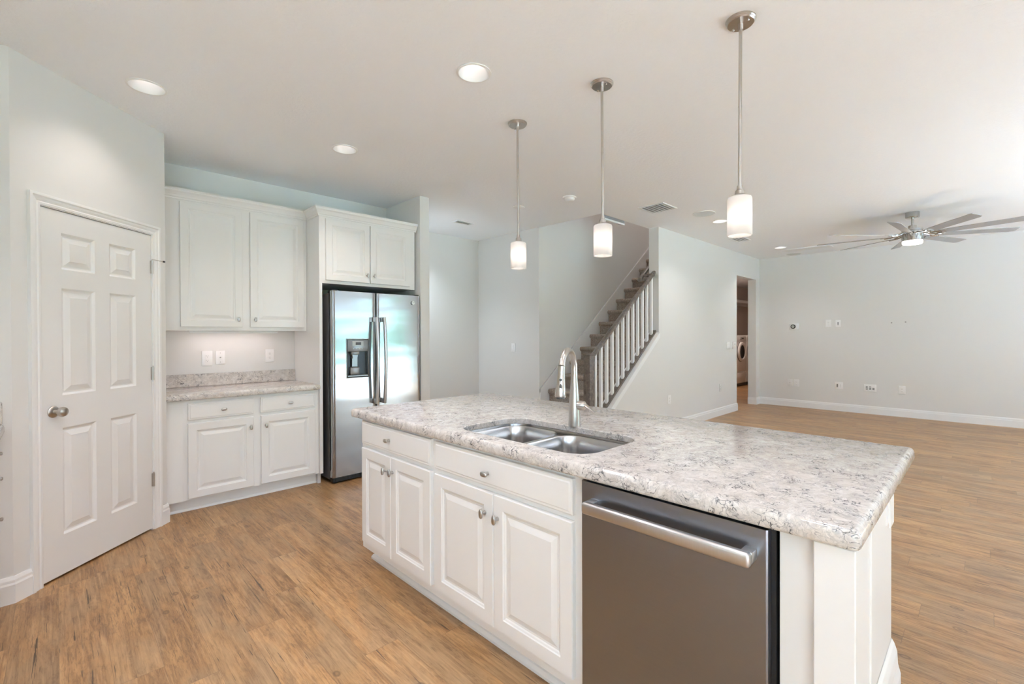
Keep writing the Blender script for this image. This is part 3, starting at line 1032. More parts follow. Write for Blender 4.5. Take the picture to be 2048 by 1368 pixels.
# near end: filler, corner pilaster, end panel with base moulding
c = isl('island_end_panel', 'white panelled island end with corner pilaster and tall base moulding', 'panel', 0.372)
MB().box(0.0, 0.078, 0.0, 0.40, 0.0, ZC).obj('filler_panel', M['cab'], c)
MB().box(0.078, 0.162, -0.022, 0.085, 0.0, ZC, 0.0025, 1).obj('pilaster', M['cab'], c)
mb = MB().box(0.085, 0.156, 0.086, 0.515, 0.0, ZC)
mb.box(0.15, 0.160, 0.19, 0.535, 0.0, ZC, 0.002)
mb.obj('end_board', M['cab'], c)
mb = MB().prism([(0.43, 0.79), (0.528, 0.79), (0.528, 0.862), (0.43, 0.862)], 0.160, 0.1635, 'x')
mb.prism([(0.46, 0.775), (0.528, 0.775), (0.528, 0.862), (0.46, 0.862)], 0.1635, 0.167, 'x')
mb.obj('corbel', M['cab'], c)
TB = [(0.0, 0.0), (0.030, 0.0), (0.030, 0.20), (0.026, 0.215), (0.020, 0.225), (0.020, 0.30), (0.014, 0.33), (0.012, 0.37), (0.006, 0.395), (0.0, 0.41)]
IBX = 0.537
mb = MB().sweep([(0.161, 0.09), (0.161, IBX), (-0.05, IBX)], TB)
mb.obj('base_moulding', M['trim'], c)
# back and far end of the island
c = thing('island_back_panel', 'white board closing the back of the island under the worktop overhang', 'panel')
MB().box(1.798, 1.816, 0.30, IY + 0.018, 0.0, ZC).obj('panel_board', M['cab'], c)

# worktop with sink opening
SINK = (1.335, 1.745, 1.035, 1.800)
c = thing('island_worktop', 'large speckled quartz island worktop with an undermount sink opening', 'worktop')
mb = top_mesh(1.247, 2.335, 0.200, 2.735, 0.914, 0.867, 0.0, (*SINK, 0.10, 0.884), 0.022)
mb.obj('countertop', M['quartz'], c, True, 30)

# sink
c = thing('kitchen_sink', 'double bowl stainless steel sink set under the island worktop', 'sink')
sx0, sx1, sy0, sy1 = SINK[0] - 0.012, SINK[1] + 0.012, SINK[2] - 0.012, SINK[3] + 0.012
yd = 1.465


def bowl(x0, x1, y0, y1, dep, r):
    mb = MB()
    seq = [(0.0, 0.870, r), (0.004, 0.862, r), (0.008, 0.80, r), (0.012, 0.72, r), (0.022, 0.70, r), (0.045, 0.69, r)]
    mb.loft([[(x, y, z) for x, y in rrect(x0, x1, y0, y1, r, 10, i_)] for i_, z, _ in seq], False, True)
    return mb


bowls = [(sx0 + 0.004, sx1 - 0.004, yd + 0.012, sy1 - 0.004), (sx0 + 0.004, sx1 - 0.004, sy0 + 0.004, yd - 0.012)]
mb = MB()
outer = rrect(sx0 - 0.02, sx1 + 0.02, sy0 - 0.02, sy1 + 0.02, 0.1, 10)
holed(mb, outer, [rrect(*b_, 0.085, 10) for b_ in bowls], 0.870)
mb.loft([[(x, y, 0.870) for x, y in outer], [(x, y, 0.8835) for x, y in outer]], False, False)
mb.obj('sink_rim', M['sink'], c, True)
for b_ in bowls:
    o = bowl(*b_, 0.2, 0.085).obj('bowl', M['sink'], c, True, 60)
    xm, ym = (b_[0] + b_[1]) / 2, (b_[2] + b_[3]) / 2
    MB().lathe([(0.045, 0.692), (0.040, 0.693), (0.030, 0.688), (0.0, 0.687)], (xm, ym, 0.0), 24).obj('drain', M['chrome'], o, True)

# faucet
c = thing('kitchen_faucet', 'brushed nickel pull-down kitchen faucet behind the island sink', 'faucet', (1.762, 1.420, 0.914))
c.rotation_euler = (0, 0, PI + 0.35)          # local +x points over the sink
pts = [(0, 0, 0.0), (0, 0, 0.006), (0, 0, 0.03), (0, 0, 0.10), (0, 0, 0.16), (0, 0, 0.22), (0, 0, 0.27)]
rr = [0.030, 0.030, 0.0285, 0.0265, 0.022, 0.0165, 0.0155]
R0 = 0.088
for k in range(1, 13):
    a_ = PI * k / 12
    pts.append((R0 - R0 * math.cos(a_), 0, 0.275 + R0 * 1.02 * math.sin(a_)))
    rr.append(0.0155 if k < 11 else 0.0165)
mb = MB().tube(pts[:-1], rr[:-1], 20)
body = mb.obj('faucet_body', M['nickel'], c, True, 50)
p0 = Vector(pts[-2])
mb = MB().tube([p0, (2 * R0 + 0.003, 0, 0.262), (2 * R0 + 0.006, 0, 0.235), (2 * R0 + 0.012, 0, 0.190), (2 * R0 + 0.016, 0, 0.165), (2 * R0 + 0.0165, 0, 0.160)], [0.0165, 0.0168, 0.0185, 0.0235, 0.0255, 0.022], 20)
sh = mb.obj('spray_head', M['nickel'], c, True, 50)
MB().cyl(0.019, 0.1555, 0.161, (2 * R0 + 0.0165, 0, 0), 18).obj('spray_nozzle', M['rubber'], sh, True)
# buttons on the side of the spray head that faces the camera
bt = 2 * R0 + 0.009
for nm, z, hgt in (('spray_button', 0.240, 0.006), ('spray_rocker', 0.207, 0.015)):
    ax = Vector((math.cos(0.30), math.sin(0.30), 0))
    tg = Vector((-ax.y, ax.x, 0))
    ctr = Vector((bt, 0, z)) + ax * (0.0185 if nm == 'spray_button' else 0.0208)
    ring = lambda k_, out: [tuple(ctr + tg * 0.0062 * k_ * math.cos(q) + Vector((0, 0, 1)) * hgt * k_ * math.sin(q) + ax * out) for q in [2 * PI * i / 16 for i in range(16)]]
    MB().loft([ring(1.0, -0.004), ring(1.0, 0.001), ring(0.75, 0.0025)]).obj(nm, M['rubber'], sh, True)
mb = MB().tube([(0, 0.012, 0.098), (0.0, 0.034, 0.100), (0.0, 0.052, 0.101), (0.0, 0.058, 0.101)], [0.022, 0.0225, 0.020, 0.012], 18)
hv = mb.obj('handle_hub', M['nickel'], body, True, 50)
mb = MB().tube([(0.0, 0.048, 0.108), (0.012, 0.064, 0.100), (0.022, 0.090, 0.085), (0.030, 0.108, 0.078)], [0.012, 0.0115, 0.009, 0.006], 14, True, (1.0, 0.6))
mb.obj('lever', M['nickel'], hv, True, 50)

# ------------------------------------------------------------------ stairs
st = thing('staircase', 'brown carpeted staircase climbing behind the railing', 'staircase', (4.786, 3.84, 0))
RISE, RUN, Z0 = 0.1899, 0.237, 0.607
for k in range(-2, 14):
    x, z = k * RUN, Z0 + k * RISE
    zb = max(0.0, z - RISE - 0.03) if k > -2 else 0.0
    prof = [(x + 0.030, zb), (x + 0.030, z - 0.066), (x + 0.016, z - 0.062), (x + 0.004, z - 0.052), (x - 0.002, z - 0.036), (x - 0.001, z - 0.020), (x + 0.006, z - 0.008), (x + 0.018, z - 0.001), (x + 0.030, z), (x + RUN + 0.024, z), (x + RUN + 0.024, zb)]
    MB().prism(prof, 3.335 - 3.84, 4.322 - 3.84).obj('carpeted_step', M['carpet'], st, True, 40)
sk = lambda x: Z0 + 0.134 + (x + 0.152) * 0.802 - 0.122
xa, xb = 4.634 - 4.786, 8.39 - 4.786
prof = [(xa, 0.0), (xb, sk(xb) - 0.5), (xb, sk(xb)), (xa, sk(xa))]
mb = MB().prism(prof, 4.324 - 3.84, SWY - 0.001 - 3.84)
mb.prism([(xa, sk(xa) - 0.045), (xb, sk(xb) - 0.045), (xb, sk(xb)), (xa, sk(xa))], 4.316 - 3.84, SWY - 0.001 - 3.84)
mb.obj('skirt_board', M['trim'], st)

rl = thing('stair_railing', 'dark wood stair rail and newel with white balusters on the knee wall', 'railing', (4.31, 3.258, 0))
shz = lambda X: 0.985 + (X - 5.225) * RS            # top of the shoe rail
rz = lambda X: 1.800 + (X - 5.225) * RS             # top of the handrail
mb = MB().box(-0.045, 0.045, -0.047, 0.047, 0.0, 1.118, 0.003)
mb.box(-0.052, 0.052, -0.054, 0.054, 1.118, 1.134, 0.004)
mb.obj('newel_post', M['wood'], rl)
HR = [(-0.028, -0.018), (-0.030, 0.0), (-0.026, 0.012), (-0.014, 0.020), (0.014, 0.020), (0.026, 0.012), (0.030, 0.0), (0.028, -0.018), (0.016, -0.036), (-0.016, -0.036)]
rail = lambda x0, x1, y, f, dz: MB().loft([[(x - 4.31, y + a_ - 3.258, f(x) + b_ - dz) for a_, b_ in HR] for x in (x0, x1)])
rail(4.352, 5.79, 3.258, rz, 0.022).obj('handrail', M['wood'], rl, True)
rail(5.64, 6.9, 3.400, lambda x: rz(x) + 0.02, 0.03).obj('wall_rail', M['wood'], rl, True)
mb = MB().box(5.70 - 4.31, 5.774 - 4.31, -0.02, 0.165, rz(5.72) - 0.035, rz(5.72) + 0.0, 0.006, 2)
mb.obj('rail_return', M['wood'], rl, True)
mb = MB().loft([[(x - 4.31, y - 3.258, shz(x) + b_) for y, b_ in ((3.222, -0.028), (3.294, -0.028), (3.294, -0.004), (3.285, 0.0), (3.231, 0.0), (3.222, -0.004))] for x in (4.352, 5.775)])
mb.obj('shoe_rail', M['wood'], rl)
mb = MB().loft([[(x - 4.31, y - 3.258, shz(x) + b_) for y, b_ in ((3.166, -0.105), (3.334, -0.105), (3.334, -0.030), (3.166, -0.030))] for x in (4.40, 5.776)])
mb.obj('wall_cap', M['trim'], rl)
for k in range(12):
    X = 4.425 + k * 0.1165
    s_ = 0.016
    R = [[(X - 4.31 + a_ * s_, b_ * s_, shz(X + a_ * s_) - 0.004) for a_, b_ in ((-1, -1), (1, -1), (1, 1), (-1, 1))],
         [(X - 4.31 + a_ * s_, b_ * s_, rz(X + a_ * s_) - 0.056) for a_, b_ in ((-1, -1), (1, -1), (1, 1), (-1, 1))]]
    MB().loft(R).obj('baluster', M['trim'], rl)

c = thing('trim_rail', 'short grey-white rail fixed under the edge of the stairwell opening', 'rail', (4.98, 3.36, H))
MB().box(-0.23, 0.235, 0.0, 0.03, -0.045, -0.022, 0.002).obj('rail_bar', M['trim'], c)
MB().box(-0.23, 0.235, 0.004, 0.02, -0.022, 0.02).obj('rail_backing', M['slotgrey'], c)

# ------------------------------------------------------------------ ceiling lights
def downlight(x, y, label, mat='can', watts=20.0, col=(0.98, 0.94, 1.0)):
    c = thing('recessed_light', label, 'light', (x, y, H), 0, 'recessed ceiling lights')
    mb = MB().lathe([(0.0855, 0.002), (0.098, 0.0), (0.098, -0.004), (0.094, -0.006), (0.086, -0.006), (0.082, -0.002), (0.0545, 0.064), (0.0545, 0.075)], n=40)
    mb.obj('trim_ring', M['trim'], c, True, 40)
    MB().cyl(0.053, 0.066, 0.07, n=32).obj('lens', M[mat], c, True)
    MB().lathe([(0.0855, 0.001), (0.0855, 0.20), (0.0, 0.20)], n=24).obj('housing', M['rubber'], c)
    ld = bpy.data.lights.new('downlight_lamp', 'SPOT')
    ld.energy, ld.color = watts, col
    ld.shadow_soft_size = 0.03
    ld.spot_size, ld.spot_blend = math.radians(125), 0.9
    lo = bpy.data.objects.new('downlight_lamp', ld)
    COL.objects.link(lo)
    lo.parent = c
    lo.location = (0, 0, -0.004)
    return c


downlight(*CANS[0], 'lit recessed ceiling light in front of the pantry door', 'can', 8.5, (1.0, 0.89, 0.82))
downlight(*CANS[1], 'lit recessed ceiling light over the aisle, largest and nearest the island sink')
downlight(*CANS[2], 'lit recessed ceiling light nearest the refrigerator', 'can', 22.0, (1.0, 0.90, 0.84))
downlight(*CANS[3], 'lit recessed ceiling light half hidden behind the nearest pendant shade', 'can_far', 16.0, (1.0, 0.96, 0.95))
downlight(*CANS[4], 'lit recessed ceiling light in the far living room corner', 'can_far', 16.0, (1.0, 0.96, 0.95))


downlight(3.12, 5.20, 'unseen recessed ceiling light added to brighten the hallway behind the wing wall', 'can_unseen', 60.0, (0.80, 0.91, 1.0))  # out of view, added to brighten the hall walls
downlight(*CANS[6], 'unseen recessed ceiling light added beside the left worktop run', 'can', 40.0)  # this and the next two are unseen, added for kitchen light
downlight(*CANS[7], 'unseen recessed ceiling light added over the aisle opposite the dishwasher', 'can', 15.0)
downlight(*CANS[8], 'unseen recessed ceiling light added above the dishwasher', 'can', 14.0)
c = thing('upstairs_added_light', 'unseen round ceiling lamp added to light the stairwell from above', 'light', (6.9, 3.83, 5.4))  # unseen lamp, added to lift the dark stairwell
MB().lathe([(0.0, 0.0), (0.16, 0.0), (0.16, -0.03), (0.0, -0.03)], n=32).obj('lamp_base', M['trim'], c, True)
MB().lathe([(0.145, -0.03), (0.12, -0.07), (0.0, -0.085)], n=32).obj('lamp_bowl', emit('upstairs_added_lamp', (1.0, 0.88, 0.82), 45.0), c, True)


def pendant(x, y, label, lean):
    c = thing('pendant_light', label, 'pendant light', (x, y, H), 0, 'pendant lights over the island')
    mb = MB().lathe([(0.0, 0.0), (0.066, 0.0), (0.066, -0.006), (0.062, -0.010), (0.062, -0.013), (0.057, -0.018), (0.0, -0.018)], n=40)
    cn = mb.obj('canopy', M['nickel'], c, True, 30)
    for s_ in (-1, 1):
        MB().lathe([(0.003, -0.018), (0.005, -0.020), (0.006, -0.024), (0.003, -0.028), (0.0, -0.028)], (s_ * 0.042 * 0.35, s_ * 0.042 * 0.94, 0), 12).obj('canopy_screw', M['nickel'], cn, True)
    dx, dy = lean
    P = lambda z: (dx * -z, dy * -z, z)
    mb = MB().tube([P(-0.016), P(-0.045)], [0.011, 0.011], 14)
    mb.tube([P(-0.045), P(-0.83)], [0.0078, 0.0078], 14)
    mb.tube([P(-0.40), P(-0.405)], [0.0085, 0.0085], 14)
    mb.obj('stem', M['nickel'], c, True, 40)
    q = P(-0.82)
    mb = MB().lathe([(0.0, -0.772), (0.011, -0.772), (0.013, -0.79), (0.019, -0.795), (0.021, -0.812), (0.034, -0.820), (0.036, -0.826), (0.0, -0.826)], (q[0], q[1], 0), 24)
    mb.obj('socket_cap', M['nickel'], c, True, 40)
    r = 0.054
    mb = MB().lathe([(0.020, -0.824), (r - 0.010, -0.824), (r - 0.003, -0.827), (r, -0.834), (r, -1.002), (r - 0.001, -1.005), (r - 0.003, -1.005), (r - 0.004, -1.002), (r - 0.004, -0.838), (r - 0.012, -0.829), (0.020, -0.828)], (q[0], q[1], 0), 40)
    mb.obj('glass_shade', M['frost'], c, True, 40)
    mb = MB().lathe([(0.0, -0.892), (0.010, -0.894), (0.021, -0.908), (0.025, -0.925), (0.019, -0.943), (0.0, -0.951)], (q[0], q[1], 0), 20)
    MB().lathe([(0.0, -0.826), (0.014, -0.826), (0.014, -0.885), (0.010, -0.893), (0.0, -0.893)], (q[0], q[1], 0), 18).obj('bulb_socket', M['trim'], c, True, 40)
    mb.obj('bulb', emit('pendant_bulb', (1.0, 0.90, 0.83), 13.0), c, True)
    return c


pendant(2.262, 2.320, 'pendant light with white glass cylinder, farthest of the three over the island', (0.0035, -0.0035))
pendant(2.255, 1.606, 'pendant light with white glass cylinder, middle of the three over the island', (0.0035, -0.0035))
pendant(2.262, 0.825, 'pendant light with white glass cylinder, nearest and largest over the island', (-0.004, 0.004))

# ------------------------------------------------------------------ ceiling fan
c = thing('ceiling_fan', 'brushed nickel nine-blade ceiling fan with a lit lamp', 'ceiling fan', (7.30, 0.655, H))
MB().lathe([(0.0, 0.0), (0.070, 0.0), (0.070, -0.058), (0.064, -0.066), (0.0, -0.066)], n=40).obj('canopy', M['nickel_fan'], c, True, 30)
MB().cyl(0.013, -0.17, -0.06, n=18).obj('downrod', M['nickel_fan'], c, True)
mb = MB().lathe([(0.0, -0.160), (0.040, -0.160), (0.042, -0.195), (0.100, -0.200), (0.104, -0.205), (0.104, -0.222), (0.098, -0.226), (0.098, -0.232), (0.118, -0.238), (0.118, -0.262), (0.098, -0.268), (0.098, -0.282), (0.104, -0.285), (0.104, -0.345), (0.0, -0.345)], n=44)
mt = mb.obj('motor_housing', M['nickel_fan'], c, True, 30)
mb = MB().lathe([(0.0, -0.345), (0.098, -0.345), (0.098, -0.372), (0.090, -0.382), (0.0, -0.384)], n=40)
mb.obj('lamp', M['fanlight'], c, True, 40)
ZB, RB = -0.315 + 0.04, 0.985
for k in range(9):
    a_ = math.radians(16 + 40 * k)
    ca, sa = math.cos(a_), math.sin(a_)
    T = lambda r_, w_, z_: (r_ * ca - w_ * sa, r_ * sa + w_ * ca, z_)
    tilt = -math.radians(13)
    mb = MB()
    rings = []
    for r_, w0, w1 in ((0.25, -0.045, 0.045), (0.40, -0.050, 0.050), (0.70, -0.055, 0.055), (RB - 0.05, -0.058, 0.058), (RB - 0.01, -0.058, 0.045), (RB, -0.058, 0.030)):
        ring = []
        for w_, dz in ((w0, -0.003), (w1, -0.003), (w1, 0.003), (w0, 0.003)):
            ring.append(T(r_, w_ * math.cos(tilt), ZB + w_ * math.sin(tilt) + dz))
        rings.append(ring)
    mb.loft(rings)
    bl = mb.obj('blade', M['blade'], c)
    mb = MB()
    for s_ in (-1, 1):
        mb.tube([T(0.10, s_ * 0.014, -0.252), T(0.15, s_ * 0.032, -0.262), T(0.21, s_ * 0.032, ZB - 0.006 - s_ * 0.008), T(0.27, s_ * 0.022, ZB - 0.008 - s_ * 0.006)], 0.009, 8)
    mb.add([T(0.23, -0.036, ZB + 0.0), T(0.31, -0.034, ZB + 0.002), T(0.31, 0.034, ZB - 0.014), T(0.23, 0.036, ZB - 0.016),
            T(0.23, -0.036, ZB + 0.010), T(0.31, -0.034, ZB + 0.012), T(0.31, 0.034, ZB - 0.004), T(0.23, 0.036, ZB - 0.006)],
           [(0, 1, 2, 3), (4, 5, 6, 7), (0, 1, 5, 4), (1, 2, 6, 5), (2, 3, 7, 6), (3, 0, 4, 7)])
    mb.obj('blade_arm', M['nickel_fan'], bl, True, 40)

# ------------------------------------------------------------------ small ceiling things
def register(x, y, sx, sy, n, label, along='x'):
    c = thing('air_vent', label, 'vent', (x, y, H), 0, 'ceiling air vents')
    mb = MB()
    for a0, a1, b0, b1 in ((-sx, sx, -sy, -sy + 0.02), (-sx, sx, sy - 0.02, sy), (-sx, -sx + 0.02, -sy + 0.02, sy - 0.02), (sx - 0.02, sx, -sy + 0.02, sy - 0.02)):
        mb.box(a0, a1, b0, b1, -0.010, 0.0, 0.002)
    mb.obj('frame', M['trim'], c)
    MB().box(-sx + 0.02, sx - 0.02, -sy + 0.02, sy - 0.02, -0.003, -0.001).obj('backing', M['slotgrey'], c)
    L, Wd = (sx, sy) if along == 'x' else (sy, sx)
    for k in range(n):
        p = -Wd + 0.02 + (k + 0.5) * (2 * Wd - 0.04) / n
        hw = (2 * Wd - 0.04) / n * 0.42
        pr_ = [(p - hw, -0.018), (p + hw, -0.006), (p + hw, -0.003), (p - hw, -0.015)]
        mb = MB().prism(pr_, -L + 0.015, L - 0.015, 'x' if along == 'x' else 'y')
        mb.obj('louver', M['trim'], c)
    return c


register(4.90, 2.72, 0.165, 0.165, 7, 'square louvred ceiling vent between the smoke detector and the round speaker')
register(3.73, 4.845, 0.13, 0.06, 2, 'small rectangular ceiling vent in the hallway beside the wing wall')
register(7.42, 2.72, 0.16, 0.11, 4, 'rectangular ceiling vent just behind the nearest pendant shade')
c = thing('return_grille', 'flat white ceiling grille in the far corner near the living room wall', 'vent', (9.02, 2.20, H))
MB().box(-0.13, 0.13, -0.36, 0.36, -0.012, 0.0, 0.004).obj('grille_frame', M['ceil'], c)
MB().box(-0.10, 0.10, -0.33, 0.33, -0.014, -0.012).obj('grille_face', M['trim'], c)
for (x, y, r, l) in ((5.54, 2.455, 0.135, 'round flush ceiling speaker between the square vent and nearest pendant'), (9.50, 2.53, 0.125, 'round flush ceiling speaker in the far corner of the living room')):
    c = thing('ceiling_speaker', l, 'speaker', (x, y, H), 0, 'ceiling speakers')
    MB().lathe([(r - 0.008, -0.005), (r - 0.004, -0.006), (r, -0.004), (r, 0.0)], n=40).obj('rim', M['trim'], c, True)
    MB().cyl(r - 0.007, -0.0045, 0.0, n=40).obj('speaker_grille', M['grille'], c)
c = thing('smoke_detector', 'round white smoke detector on the ceiling between two pendants', 'smoke detector', (3.855, 3.165, H))
MB().lathe([(0.0, 0.0), (0.072, 0.0), (0.072, -0.008), (0.068, -0.012), (0.055, -0.014)], n=36).obj('mounting_base', M['trim'], c, True)
MB().lathe([(0.056, -0.012), (0.054, -0.030), (0.044, -0.042), (0.020, -0.046), (0.0, -0.046)], n=36).obj('sensor_cap', M['plate'], c, True, 50)
o = MB().lathe([(0.0, 0.0), (0.070, 0.0), (0.070, -0.006), (0.060, -0.010), (0.0, -0.010)], n=36).obj('ceiling_cover', M['plate'], None, True)
o.location = (3.742, 3.817, H)
tag(o, 'flat round white cover disc on the ceiling behind the farthest pendant stem', 'cover plate')

# ------------------------------------------------------------------ wall plates
def plate(name, label, cat, loc, rz, w_, h_, style, group=None):
    c = thing(name, label, cat, loc, rz, group)
    MB().box(-w_ / 2, w_ / 2, -0.007, 0.0, -h_ / 2, h_ / 2, 0.0025, 2).obj('face_plate', M['plate'], c, True)
    if style in ('duplex', 'gfci'):
        hw = 0.0165 if style == 'duplex' else 0.017
        if style == 'gfci':
            MB().box(-hw, hw, -0.0095, -0.006, -0.034, 0.034, 0.001).obj('receptacle', M['plate'], c)
        for s_ in (-1, 1):
            zc = s_ * 0.0195
            if style == 'duplex':
                MB().lathe([(0.0165, -0.006), (0.0165, -0.009), (0.015, -0.0095), (0.0, -0.0095)], (0, 0, zc), 20, 'y').obj('receptacle', M['plate'], c, True)
            mb = MB().box(-0.0075, -0.0055, -0.0101, -0.009, zc - 0.002, zc + 0.007)
            mb.box(0.0055, 0.0075, -0.0101, -0.009, zc - 0.001, zc + 0.006)
            mb.cyl(0.0026, -0.0101, -0.009, (0, 0, zc - 0.008), 10, 'y')
            mb.obj('slots', M['slotgrey'], c)
    elif style == 'switch':
        MB().box(-0.0165, 0.0165, -0.0085, -0.006, -0.034, 0.034, 0.001).obj('switch_frame', M['plate'], c)
        MB().prism([(-0.0115, -0.030), (-0.009, 0.0), (-0.0125, 0.030), (-0.006, 0.030), (-0.006, -0.030)], -0.0145, 0.0145, 'x').obj('rocker', M['plate'], c)
    elif style == 'coax':
        MB().lathe([(0.0055, -0.006), (0.0055, -0.012), (0.003, -0.012), (0.003, -0.007), (0.0, -0.007)], (0, 0, 0), 12, 'y').obj('jack', M['slotgrey'], c, True)
        mb = MB()
        for s_ in (-1, 1):
            mb.cyl(0.003, -0.0078, -0.006, (0, 0, s_ * 0.041), 10, 'y')
        mb.obj('screws', M['slotgrey'], c)
    elif style == 'ports':
        for k in range(3):
            MB().box(-0.008, 0.008, -0.0085, -0.006, -0.026 + k * 0.018, -0.013 + k * 0.018).obj('port', M['slot'], c)
    elif style == 'ports2':
        for k in range(3):
            MB().box(-0.034, -0.016, -0.0085, -0.006, -0.026 + k * 0.018, -0.013 + k * 0.018).obj('port', M['slot'], c)
        for k in range(3):
            MB().cyl(0.004, -0.0085, -0.006, (0.024, 0, -0.022 + k * 0.018), 10, 'y').obj('jack', M['slotgrey'], c)
    elif style == 'ports3':
        for q, n_ in ((-0.046, 3), (0.0, 3), (0.046, 2)):
            for k in range(n_):
                MB().box(q - 0.014, q + 0.014, -0.0085, -0.006, -0.030 + k * 0.022, -0.020 + k * 0.022).obj('port', M['slot'], c)
    return c


KY = KW - 0.0005
plate('wall_outlet', 'white double outlet on the backsplash wall, left of its blank jack plate', 'outlet', (0.946, KY, 1.156), 0, 0.080, 0.132, 'gfci', 'outlets')
plate('jack_plate', 'white cable jack plate beside the left outlet over the short counter', 'wall plate', (1.046, KY, 1.160), 0, 0.072, 0.122, 'coax')
plate('wall_outlet', 'white double outlet on the backsplash wall nearest the refrigerator panel', 'outlet', (1.455, KY, 1.165), 0, 0.076, 0.124, 'duplex', 'outlets')
plate('light_switch', 'white rocker switch on the grey hallway wall behind the island', 'switch', (4.63 - 0.0005, 4.846, 1.176), -PI / 2, 0.076, 0.122, 'switch', 'light switches')
plate('light_switch', 'white rocker switch on the living room wall beside the laundry opening', 'switch', (8.15, LYW - 0.0005, 1.165), 0, 0.12, 0.122, 'switch', 'light switches')
c = thing('wall_control', 'small grey-sided wall remote in its cradle beside the laundry opening', 'control', (8.36, LYW - 0.0005, 1.165))
MB().box(-0.035, 0.035, -0.022, 0.0, -0.06, 0.06, 0.004, 2).obj('cradle', M['plate'], c, True)
MB().box(-0.024, 0.024, -0.034, -0.022, -0.05, 0.05, 0.004, 2).obj('remote', M['plate'], c, True)
MB().box(-0.010, 0.010, -0.0355, -0.034, 0.01, 0.03).obj('remote_button', M['slotgrey'], c)
plate('wall_outlet', 'white outlet low on the living room side wall below the stairs', 'outlet', (6.06, LYW - 0.0005, 0.442), 0, 0.076, 0.124, 'duplex', 'outlets')
plate('wall_outlet', 'white outlet low on the living room side wall near the laundry opening', 'outlet', (7.81, LYW - 0.0005, 0.467), 0, 0.076, 0.124, 'duplex', 'outlets')
FXW = FX - 0.0005
plate('jack_plate', 'white jack plate low on the far wall under the thermostat', 'wall plate', (FXW, 2.644, 0.449), -PI / 2, 0.085, 0.122, 'coax')
plate('wall_outlet', 'white outlet low on the far wall beside the jack plate under the thermostat', 'outlet', (FXW, 2.535, 0.449), -PI / 2, 0.085, 0.128, 'duplex', 'outlets')
plate('wall_outlet', 'white outlet high on the far wall, right of the thermostat', 'outlet', (FXW, 2.025, 1.543), -PI / 2, 0.085, 0.128, 'duplex', 'outlets')
plate('port_plate', 'narrow port plate high on the far wall beside the raised outlet', 'wall plate', (FXW, 1.880, 1.540), -PI / 2, 0.076, 0.122, 'ports')
plate('port_plate', 'two-column port plate low on the far wall, below the raised pair of plates', 'wall plate', (FXW, 1.866, 0.449), -PI / 2, 0.125, 0.122, 'ports2')
plate('port_plate', 'wide port plate with three columns of ports low on the far wall', 'wall plate', (FXW, 1.420, 0.440), -PI / 2, 0.172, 0.122, 'ports3')
plate('wall_outlet', 'white outlet low on the far wall right of the wide port plate', 'outlet', (FXW, 0.998, 0.440), -PI / 2, 0.090, 0.132, 'duplex', 'outlets')
c = thing('thermostat', 'white wall thermostat with a round black dial on the far wall', 'thermostat', (FXW, 2.575, 1.497), -PI / 2)
MB().box(-0.082, 0.082, -0.012, 0.0, -0.056, 0.056, 0.004, 2).obj('wall_plate', M['plate'], c, True)
MB().lathe([(0.041, -0.010), (0.041, -0.030), (0.038, -0.034), (0.026, -0.034)], (-0.012, 0, 0), 32, 'y').obj('dial_ring', M['black'], c, True)
MB().cyl(0.0265, -0.0335, -0.012, (-0.012, 0, 0), 28, 'y').obj('dial_face', M['lcd'], c)
for i, (y, z, l) in enumerate(((1.135, 1.538, 'filled screw hole on the far wall, upper of the pair on the left'), (1.135, 1.455, 'filled screw hole on the far wall, lower of the pair on the left'),
                               (0.955, 1.546, 'filled screw hole on the far wall, upper of the pair on the right'), (0.955, 1.460, 'filled screw hole on the far wall, lower of the pair on the right'))):
    o = MB().lathe([(0.011, 0.0), (0.010, -0.0015), (0.0, -0.002)], (0, 0, 0), 14, 'y').obj('screw_hole', M['slotgrey'] if i % 2 == 0 else M['plaster'], None, True)
    o.location = (FX - 0.0002, y, z)
    o.rotation_euler = (0, 0, -PI / 2)
    tag(o, l, 'wall mark', 'filled screw holes')

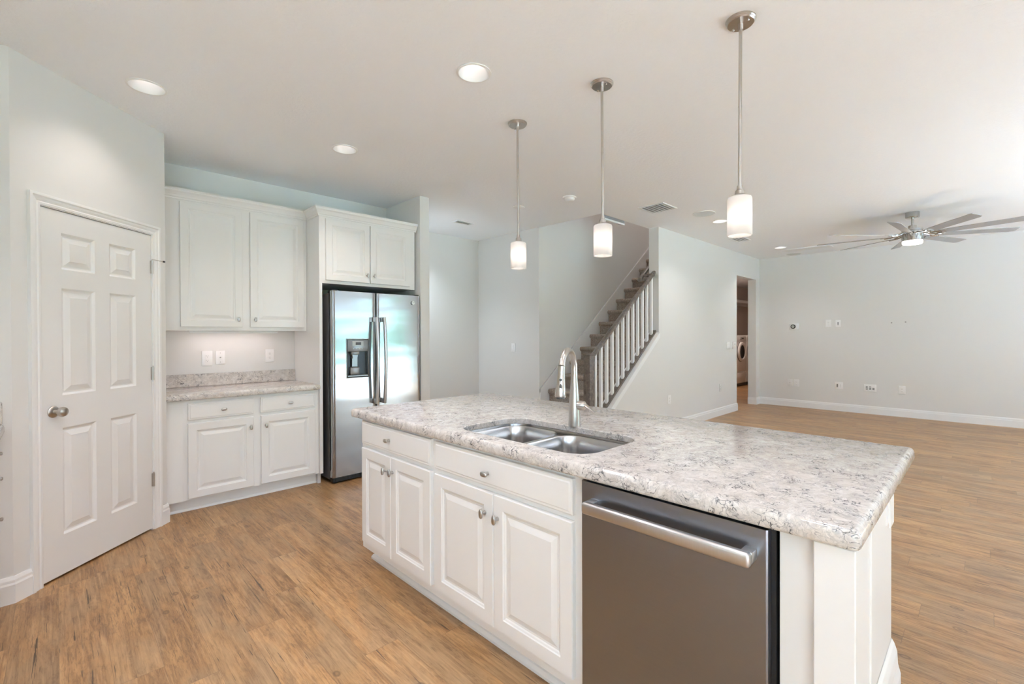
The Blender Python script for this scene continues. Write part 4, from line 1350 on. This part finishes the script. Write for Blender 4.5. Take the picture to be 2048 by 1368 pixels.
# ------------------------------------------------------------------ laundry
def washer(x, label, nm):
    c = thing(nm, label, 'washer', (x, 4.60, 0))
    w_ = 0.343
    mb = MB().box(-w_, w_, 0.02, 0.72, 0.012, 0.37, 0.006, 2)
    pd = mb.obj('pedestal', M['washer'], c, True)
    MB().box(-w_ + 0.008, w_ - 0.008, 0.0, 0.02, 0.09, 0.352, 0.006, 2).obj('pedestal_drawer', M['washer'], pd, True)
    MB().box(-w_ + 0.004, w_ - 0.004, 0.012, 0.03, 0.012, 0.08).obj('pedestal_base', M['black'], pd)
    mb = MB().box(-w_, w_, 0.0, 0.72, 0.40, 1.33, 0.012, 3)
    mb.box(-w_ + 0.01, w_ - 0.01, 0.012, 0.7, 0.37, 0.40)
    bd = mb.obj('washer_body', M['washer'], c, True)
    MB().box(-w_ + 0.01, w_ - 0.01, -0.01, 0.0, 1.18, 1.31, 0.006, 2).obj('control_panel', M['washer'], bd, True)
    MB().lathe([(0.035, -0.008), (0.032, -0.03), (0.0, -0.032)], (-0.05, 0, 1.245), 24, 'y').obj('dial', M['chrome'], bd, True)
    MB().box(0.06, 0.16, -0.014, -0.009, 1.23, 1.27).obj('display', M['slot'], bd)
    MB().lathe([(0.255, 0.0), (0.255, -0.03), (0.235, -0.05), (0.195, -0.055), (0.175, -0.035)], (0, 0, 0.90), 40, 'y').obj('door_ring', M['washer'], bd, True)
    MB().lathe([(0.262, 0.001), (0.262, -0.012), (0.255, -0.012)], (0, 0, 0.90), 40, 'y').obj('door_gasket', M['rubber'], bd, True)
    MB().lathe([(0.178, -0.034), (0.12, -0.022), (0.0, -0.016)], (0, 0, 0.90), 40, 'y').obj('door_glass', M['washer_dark'], bd, True)


washer(12.62, 'white front-loading washer on a pedestal, fuller view through the laundry opening', 'washing_machine')
washer(13.33, 'white front-loading dryer on a pedestal, half hidden by the opening jamb', 'tumble_dryer')
c = thing('laundry_shelf', 'white shelf on the laundry wall above the washer', 'shelf', (13.2, 5.449, 2.34))
MB().box(-2.2, 2.3, -0.32, 0.0, -0.06, 0.02, 0.004).obj('shelf_board', M['trim'], c)
MB().box(-2.2, 2.3, -0.02, 0.0, -0.12, -0.06).obj('shelf_cleat', M['trim'], c)
c = thing('laundry_added_light', 'unseen round ceiling lamp added to light the laundry room', 'light', (11.6, 4.5, H))  # unseen lamp, added to brighten the view through the opening
MB().lathe([(0.0, 0.0), (0.16, 0.0), (0.16, -0.03), (0.0, -0.03)], n=32).obj('lamp_base', M['trim'], c, True)
MB().lathe([(0.145, -0.03), (0.12, -0.07), (0.0, -0.085)], n=32).obj('lamp_bowl', emit('laundry_added_lamp', (1.0, 0.84, 0.74), 75.0), c, True)
